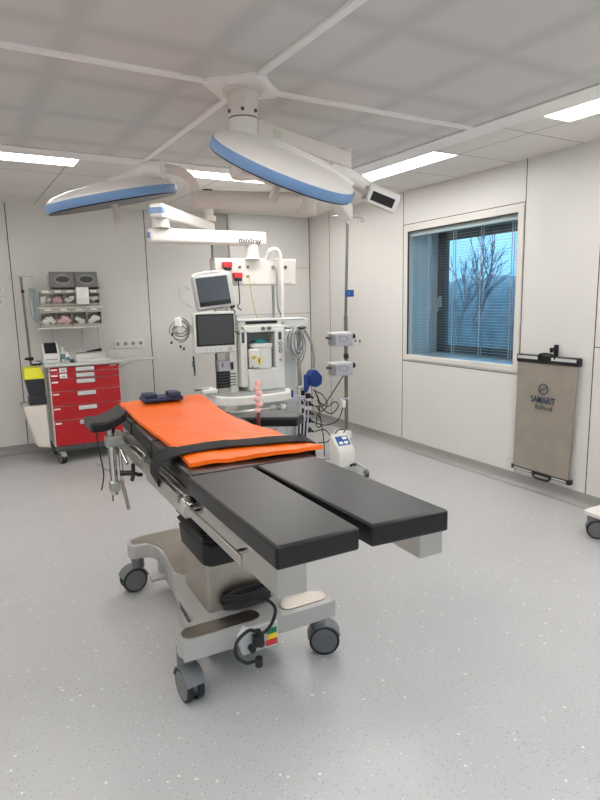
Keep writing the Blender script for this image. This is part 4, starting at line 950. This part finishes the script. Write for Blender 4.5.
# side power rail with sockets
MB().mat('white_plastic').box((2.745, 5.10, .22), (2.81, 5.20, .76)).build('socket_rail', parent=an, bevel=.006)
MB().mat('steel').cyl((2.78, 5.16, .76), (2.78, 5.16, 1.34), .022).build('side_pole', parent=an)
for z in (.70, .61, .52, .43, .34, .27):
    MB().mat('black_plastic').box((2.757, 5.085, z - .03), (2.795, 5.102, z + .02)).build('socket', parent=an, bevel=.003)
rndp = random.Random(3)
for z in (.66, .58, .49, .41, .31):
    tag(MB().mat('black_plastic').box((2.81, 5.08, z - .025), (2.86, 5.14, z + .025)).cyl((2.855, 5.11, z), (2.90, 5.10, z - .03), .011).build('power_plug', bevel=.006), 'black power plug in the socket rail right of the anaesthesia machine', 'plug', 'black plugs in the side socket rail')
MB().mat('black_plastic').box((2.70, 5.03, .18), (2.78, 5.10, .42)).build('power_brick', parent=an, bevel=.008)
MB().mat('white_plastic').box((1.72, 5.02, .79), (1.86, 5.20, .825)).mat('dark_grey').box((1.66, 5.08, .815), (1.80, 5.10, .83)).build('side_arm', parent=an, bevel=.006)
# post carrying the monitors
MB().mat('white_plastic').box((2.055, 5.20, .70), (2.135, 5.30, 1.30)).build('monitor_post', parent=an, bevel=.008)
MB().mat('white_plastic').box((1.84, 5.21, 1.25), (2.14, 5.26, 1.33)).build('monitor_bracket', parent=an, bevel=.008)
# lower monitor
m1 = thing('ventilator_monitor', (1.86, 5.15, 1.33), 'square white ventilator monitor with dark screen, lower of the two screens', 'monitor')
MB().mat('white_plastic').box((1.665, 5.12, 1.125), (2.055, 5.20, 1.49)).build('housing', parent=m1, bevel=.012, seg=3)
MB().mat('black_plastic').box((1.678, 5.116, 1.19), (2.045, 5.122, 1.478)).build('bezel', parent=m1, bevel=.002)
MB().mat('screen_b').box((1.70, 5.113, 1.205), (2.03, 5.118, 1.462)).build('screen', parent=m1)
for x in (1.77, 1.81, 1.855, 1.90): MB().mat('light_grey').cyl((x, 5.122, 1.157), (x, 5.116, 1.157), .009, n=14).build('button', parent=m1)
MB().mat('light_grey').cyl((1.995, 5.122, 1.157), (1.995, 5.10, 1.157), .018).build('dial', parent=m1)
m1.location.x += .035; m1.location.z += .022
# upper monitor, turned and leaning
m2 = thing('patient_monitor', (1.925, 5.20, 1.705), 'tilted white patient monitor with handle, upper of the two screens', 'monitor')
m2.rotation_euler = (math.radians(-8), math.radians(-6), math.radians(-8))
kk2 = dict(parent=m2, local=True)
MB().mat('light_grey').box((-.175, -.04, -.155), (.175, .10, .155)).build('housing', bevel=.02, seg=3, **kk2)
MB().mat('black_plastic').box((-.155, -.046, -.135), (.135, -.038, .125)).build('bezel', bevel=.003, **kk2)
MB().mat('screen_a').box((-.150, -.048, -.095), (.130, -.045, .120)).build('screen', **kk2)
MB().mat('white_plastic').tube([(-.165, .03, .14), (-.15, .03, .168), (-.05, .03, .18), (.1, .03, .178), (.16, .03, .16), (.168, .03, .14)], .010, 8).build('handle', **kk2)
MB().mat('white_plastic').tube([(.168, -.035, -.14), (.172, -.04, 0), (.165, -.035, .14)], .008, 8).build('edge_trim', **kk2)
MB().mat('white_plastic').box((1.74, 5.12, 1.495), (2.07, 5.28, 1.52)).cyl((2.09, 5.28, 1.30), (2.09, 5.28, 1.56), .02).build('monitor_bracket', parent=an, bevel=.006)
cable('monitor_cable', [(1.70, 5.2, 1.72), (1.64, 5.19, 1.75), (1.60, 5.19, 1.70), (1.63, 5.2, 1.62), (1.72, 5.21, 1.56)], .006, 'light_grey', 'grey cable looping out left of the upper monitor')
# cable bundles
def bundle(nm, c, R, n, mats, r, label, grp, seed, squash=1., drop=0., axis='y'):
    rnd = random.Random(seed)
    for i in range(n):
        rr = R * rnd.uniform(.55, 1.05); cx = c[0] + rnd.uniform(-.25, .25) * R; cz = c[2] + rnd.uniform(-.3, .3) * R; cy = c[1] + rnd.uniform(-.03, .03); ph = rnd.uniform(0, 6.28)
        pts = [(cx + rr * squash * math.cos(ph + t * .62), cy + .012 * math.sin(t * 1.7 + ph), cz + rr * math.sin(ph + t * .62) * (1 + drop)) for t in range(9)]
        tag(MB().mat(rnd.choice(mats)).tube(pts, r, 6).build(nm), label, 'cable', grp)
bundle('sensor_cable', (1.60, 5.2, 1.36), .10, 11, ['cable_grey', 'light_grey', 'mid_grey', 'white_plastic'], .0055, 'coiled grey sensor cable hanging left of the lower monitor', 'sensor cables left of the monitor', 4)
tag(MB().mat('paper').lathe([(.03, 0), (.03, .07), (.02, .075)], (1.565, 5.16, 1.40), 16).build('ecg_module', bevel=.003), 'white round connector hanging in the sensor cable coil', 'connector')
for x, z in ((1.50, 1.33), (1.57, 1.22), (1.60, 1.20), (1.49, 1.26)):
    tag(MB().mat('black_plastic').box((x - .008, 5.14, z - .012), (x + .008, 5.155, z + .012)).build('lead_clip', bevel=.003), 'tiny dark lead clip in the coil left of the lower monitor', 'clip', 'lead clips of the sensor cable')
pb = thing('probe', (1.685, 5.15, 1.12), 'black thermometer probe hanging under the lower monitor', 'probe')
MB().mat('black_plastic').cyl((1.685, 5.15, 1.125), (1.69, 5.15, .98), .008).build('probe_body', parent=pb)
MB().mat('mid_grey').cyl((1.69, 5.15, .985), (1.69, 5.15, .945), .013, .009).build('probe_tip', parent=pb)
MB().mat('tube_teal').box((1.668, 5.146, 1.03), (1.680, 5.154, 1.08)).build('probe_tag', parent=pb)
# basket module
bk = thing('suction_unit', (1.98, 5.22, .88), 'lilac and black suction jar rack under the lower monitor', 'suction rack')
MB().mat('lilac').box((1.90, 5.20, .96), (2.06, 5.30, 1.055)).build('upper_tray', parent=bk, bevel=.008)
MB().mat('black_plastic').box((1.905, 5.21, .80), (2.065, 5.30, .955)).build('lower_holder', parent=bk, bevel=.006)
for i in range(5): MB().mat('dark_grey').box((1.90, 5.195, .82 + i * .027), (2.07, 5.212, .828 + i * .027)).build('holder_rib', parent=bk)
MB().mat('dark_grey').box((1.935, 5.193, 1.0), (1.945, 5.2, 1.04)).box((2.02, 5.193, 1.0), (2.03, 5.2, 1.04)).build('slot', parent=bk)
MB().mat('dark_grey').cyl((1.895, 5.25, .76), (1.895, 5.25, 1.13), .006).cyl((2.045, 5.25, 1.04), (2.05, 5.25, 1.13), .006).build('hanging_rod', parent=bk)
bk.location.x += .04
# side coil of breathing hoses
bundle('side_cable', (2.705, 5.08, 1.185), .125, 14, ['cable_grey', 'mid_grey', 'tube_teal', 'light_grey'], .006, 'grey cable coiled on the right side of the anaesthesia machine', 'cables coiled on the machine side', 9, squash=.62, drop=.25)
tag(MB().mat('mid_grey').cyl((2.74, 5.14, 1.345), (2.74, 5.02, 1.345), .016).mat('dark_grey').ball((2.74, 5.02, 1.345), .03, sx=1.6, sz=.6).build('cable_hook'), 'dark hook holding the coiled grey cables at the machine top', 'hook')
cable('breathing_hose', [(2.80, 5.08, 1.32), (2.86, 5.06, 1.2), (2.885, 5.06, 1.10), (2.885, 5.05, 1.03), (2.88, 5.05, .94)], .013, 'cable_grey', 'grey corrugated hose running down to the blue breathing bag', 'hose')
# blue bag
bb = MB().mat("royal_blue")
def bluebag(u, v):
    a = 2 * math.pi * u; p = math.pi * v
    k_ = 1 + .22 * noise.noise(Vector((math.cos(a) * 2.1, math.sin(a) * 2.1, v * 4)))
    return (2.895 + .085 * k_ * math.sin(p) * math.cos(a) + .02 * (v - .5), 5.05 + .055 * k_ * math.sin(p) * math.sin(a), .885 - .105 * k_ * math.cos(p))
bb.prism([(2.80, .88), (2.835, .93), (2.90, .925), (2.965, .855), (2.955, .775), (2.89, .745), (2.83, .775)], 5.01, 5.09, 'y')
tag(bb.build('blue_bag', bevel=.018, seg=2), 'royal blue folded bag hanging right of the anaesthesia machine', 'bag')
bb = MB().mat('royal_blue')
bb.prism([(2.765, .88), (2.80, .89), (2.83, .78), (2.80, .71), (2.765, .70)], 5.03, 5.06, 'y'); tag(bb.build('blue_cuff', bevel=.01), 'smaller blue cuff hanging left of the blue bag', 'cuff')
# white hoses loops in front
for i in range(4):
    r = .055 + .022 * i; c0 = Vector((2.58 + .006 * i, 4.98 - .012 * i, .60))
    pts = [c0 + Vector((-r * 1.25 * math.cos(a), -.02 * math.sin(a), r * .85 * math.sin(a))) for a in [math.radians(x) for x in range(-25, 206, 20)]]
    pts = [pts[0] + Vector((-.10, 0, .01))] + pts[1:-1] + [c0 + Vector((r * 1.25, 0, -.08)), c0 + Vector((r * 1.1, .01, -.36))]
    tag(MB().mat('tube_clear').tube(pts, .0075, 8).build('breathing_hose'), 'translucent white breathing hose arching in front of the machine shelf', 'hose', 'white breathing hoses')
for x in (2.36, 2.46):
    t = thing('valve_connector', (x, 4.95, .62), 'round white valve connector on the shelf front, %s one' % ('left' if x < 2.4 else 'right'), 'connector')
    MB().mat('paper').cyl((x - .028, 4.925, .615), (x + .028, 4.925, .615), .024).build('body', parent=t, bevel=.003)
    MB().mat('light_grey').cyl((x - .034, 4.925, .615), (x - .026, 4.925, .615), .034).build('flange', parent=t, bevel=.002)
# pink beaded thing on the steel rod, clamped to the far table edge
PKX, PKY, PKZ = 1.238, 2.76, 1.045
pk = thing('beaded_rod', (PKX, PKY, .9), 'pink beaded roll on a thin dark rod rising beyond the orange mat', 'instrument')
for i, z in enumerate((.0, .03, .058, .088, .115, .14)):
    MB().mat('pink').ball((PKX + (.006 if i % 2 else -.005), PKY, PKZ + z), .015 + .003 * (i % 2), sx=1.15, n=8).build('pink_bead', parent=pk)
MB().mat('maroon').cyl((PKX, PKY, PKZ - .01), (PKX, PKY, PKZ - .09), .010).build('maroon_sleeve', parent=pk)
MB().mat('steel').cyl((PKX, PKY, PKZ - .08), (PKX, PKY, .85), .005).box((PKX - .02, PKY - .02, .84), (PKX + .01, PKY + .02, .90)).build('rod', parent=pk)

# ================================================================== INFUSION STAND
iv = thing('infusion_stand', (2.98, 4.6, 0), 'tall steel infusion stand with hooked top in front of the right wall', 'infusion stand')
px, py = 3.035, 4.70
MB().mat('pole_steel').cyl((px, py, .08), (px, py, 1.45), .018).cyl((px, py, 1.45), (px + .03, py, 2.34), .0135).build('pole', parent=iv)
MB().mat('pole_steel').tube([(px - .13, py, 2.315), (px - .155, py, 2.31), (px - .16, py, 2.335), (px - .11, py, 2.35), (px + .03, py, 2.352), (px + .15, py, 2.35), (px + .205, py, 2.335), (px + .20, py, 2.31), (px + .17, py, 2.315)], .005, 6).build('hook_bar', parent=iv)
MB().mat('steel').cyl((px + .03, py, 2.29), (px + .03, py, 2.345), .018).build('pole_cap', parent=iv)
MB().mat('black_plastic').ball((px - .01, py - .02, 1.075), .026).cyl((px, py, 1.06), (px, py, 1.10), .024).build('height_knob', parent=iv)
MB().mat('light_grey').cyl((px, py, .06), (px, py, .12), .05).build('hub', parent=iv)
for a, rr in ((-98, .42), (150, .30), (205, .30), (82, .30)):
    a = math.radians(a)
    lg_ = MB().mat('light_grey'); beam(lg_, Vector((px, py, .09)), Vector((px + rr * math.cos(a), py + rr * math.sin(a), .078)), .03, .025); lg_.build('leg', parent=iv, bevel=.004)
    castor(iv, px + (rr - .015) * math.cos(a), py + (rr - .015) * math.sin(a), .075, R=.03, ang=a, gap=.008, wd=.010)
tag(MB().mat('label_blue').box((px - .012, py - .028, 1.628), (px + .075, py - .014, 1.692)).mat('paper').box((px + .02, py - .030, 1.645), (px + .022, py - .027, 1.675)).build('blue_tag', bevel=.003), 'small blue tag fixed to the tall infusion stand', 'tag')
for zc, lbl in ((1.245, 'upper grey infusion pump clamped on the tall stand'), (.97, 'lower grey infusion pump clamped on the tall stand')):
    t = thing('infusion_pump', (px - .05, py, zc), lbl, 'infusion pump', 'grey infusion pumps on the tall stand')
    MB().mat('lilac').box((2.86, py - .12, zc - .065), (3.075, py - .02, zc + .052)).build('housing', parent=t, bevel=.014, seg=3)
    MB().mat('white_plastic').box((2.845, py - .115, zc + .045), (3.05, py - .02, zc + .066)).build('top_cover', parent=t, bevel=.008)
    MB().mat('mid_grey').tube([(2.925, py - .122, zc + .03), (2.995, py - .122, zc + .025), (3.015, py - .122, zc - .005), (2.98, py - .122, zc - .022), (2.93, py - .122, zc - .012), (2.925, py - .122, zc + .03)], .003, 6).build('display_outline', parent=t)
    MB().mat('mid_grey').box((2.85, py - .13, zc - .05), (2.885, py - .03, zc + .045)).build('end_block', parent=t, bevel=.01)
    MB().mat('dark_grey').cyl((2.86, py - .09, zc + .012), (2.80, py - .09, zc + .02), .012).build('plunger_knob', parent=t)
    MB().mat('black_plastic').cyl((3.07, py - .06, zc + .025), (3.10, py - .06, zc + .025), .010).ball((3.115, py - .06, zc + .02), .026, sx=.8, n=10).build('clamp_knob', parent=t)
for o_ in [o for o in COL.objects if o.name.startswith('infusion_pump')]: o_.location.x -= .035
tag(MB().mat('tube_clear').box((px - .09, py - .03, .665), (px + .02, py - .016, .68)).build('tube_holder', bevel=.002), 'small clear tube holder on the stand below the pumps', 'holder')
tag(MB().mat('paper').cyl((px - .05, py - .03, .655), (px - .05, py - .03, .59), .022, .016).build('drip_chamber', bevel=.004), 'small white drip chamber hanging below the pumps', 'drip chamber')
# warmer device at the pole foot
wd_ = thing('fluid_warmer', (2.99, 4.62, .02), 'white device with a slanted blue control panel at the foot of the tall stand', 'medical device')
bx = MB().mat('white_plastic').prism([(4.47, .06), (4.66, .06), (4.66, .35), (4.62, .36), (4.485, .235), (4.47, .20)], 2.81, 2.985, 'x')
bx.build('housing', parent=wd_, bevel=.03, seg=4)
MB().mat('white_plastic').box((2.92, 4.63, .29), (3.05, 4.76, .36)).build('pole_clamp', parent=wd_, bevel=.01)
q = Vector((0, .135, .125)).normalized(); m_ = frame((2.90, 4.552, .299), (1, 0, 0), q)
MB().mat('label_blue').box((-.07, -.05, 0), (.06, .05, .004), m_).mat('paper').box((.0, .012, .004), (.045, .04, .006), m_).box((-.055, -.038, .004), (-.015, -.01, .006), m_).box((.0, -.038, .004), (.04, -.01, .006), m_).build('control_panel', parent=wd_)
MB().mat('black_plastic').tube([(2.86, 4.63, .35), (2.87, 4.61, .385), (2.91, 4.605, .395), (2.95, 4.605, .385), (2.955, 4.63, .35)], .006, 8).build('carry_handle', parent=wd_)
MB().mat('light_grey').box((2.83, 4.49, .002), (2.97, 4.64, .065)).build('foot', parent=wd_, bevel=.01)
MB().mat('black_plastic').tube([(2.92, 4.47, .07), (2.95, 4.455, .085), (2.98, 4.47, .07)], .012, 8).build('cord_grip', parent=wd_)
# ---- loose black cables between machine and stand
C_ = [([(2.94, 5.10, .60), (3.0, 5.0, .55), (3.06, 4.95, .60), (3.10, 4.95, .55), (3.05, 5.0, .47), (2.98, 5.05, .52), (2.93, 5.08, .66), (2.90, 5.1, .72)], 'black cable looping widely right of the socket rail'),
      ([(2.90, 5.08, .55), (2.95, 5.0, .56), (2.97, 4.9, .66), (2.97, 4.75, .80), (2.99, 4.66, .91)], 'thin black cable running up to the lower infusion pump'),
      ([(2.90, 5.1, .38), (2.98, 5.0, .36), (3.03, 4.85, .43), (3.03, 4.75, .58), (3.035, 4.70, .72), (3.035, 4.69, 1.0)], 'black cable running from the socket rail up the steel pole'),
      ([(2.90, 5.08, .72), (2.93, 5.05, .60), (2.945, 5.05, .45), (2.95, 5.0, .25), (2.93, 4.95, .03), (2.90, 4.9, .008)], 'black cable dropping straight to the floor beside the rail'),
      ([(2.88, 5.05, .30), (2.95, 4.98, .32), (3.0, 4.95, .25), (2.96, 4.95, .20), (2.88, 5.0, .19)], 'black cable with a short loop low on the socket rail'),
      ([(2.93, 5.08, .47), (2.95, 5.04, .40), (2.93, 5.03, .34), (2.90, 5.05, .36), (2.92, 5.06, .48)], 'tangled black cable close to the middle plugs'),
      ([(2.92, 5.1, .70), (2.98, 5.05, .66), (3.0, 5.0, .56), (2.94, 5.03, .50), (2.91, 5.06, .56)], 'black cable arching beneath the blue bag')]
for pts, lbl in C_: cable('power_cable', pts, .0055, 'cable_dark', lbl)
cable('link_cable', [(2.10, 5.30, 1.56), (2.14, 5.24, 1.52), (2.13, 5.22, 1.46), (2.20, 5.2, 1.38)], .006, 'cable_dark', 'dark cable behind the upper monitor right side')
cable('link_cable', [(2.06, 5.2, 1.37), (2.11, 5.16, 1.33), (2.16, 5.15, 1.29)], .006, 'cable_dark', 'dark cable between the lower monitor and the machine')
tag(MB().mat('mid_grey').box((2.085, 5.14, 1.39), (2.125, 5.18, 1.49)).mat('black_plastic').ball((2.09, 5.16, 1.57), .025, n=8).build('cable_joint', bevel=.01), 'grey cable connector hanging right of the monitors', 'connector')

# ================================================================== TROLLEY AT THE RIGHT EDGE
et = thing('equipment_trolley', (3.62, 2.3, 0), 'pale trolley base with grey castor cut off by the right photo edge', 'trolley')
MB().mat('cream_plastic').prism(rrect(3.425, 3.86, 2.02, 2.42, .03), .155, .185).build('base_plate', parent=et, bevel=.006, angle=60)
MB().mat('cream_plastic').box((3.70, 2.10, .175), (3.76, 2.40, .95)).build('upright_panel', parent=et, bevel=.006)
MB().mat('cream_plastic').box((3.62, 2.08, .95), (3.90, 2.30, .98)).build('top_shelf', parent=et, bevel=.006)
for x, y, a in ((3.455, 2.36, -50), (3.47, 2.08, -120), (3.78, 2.08, 0), (3.78, 2.36, 40)): castor(et, x, y, .158, R=.066, ang=math.radians(a), single=True, wd=.026)
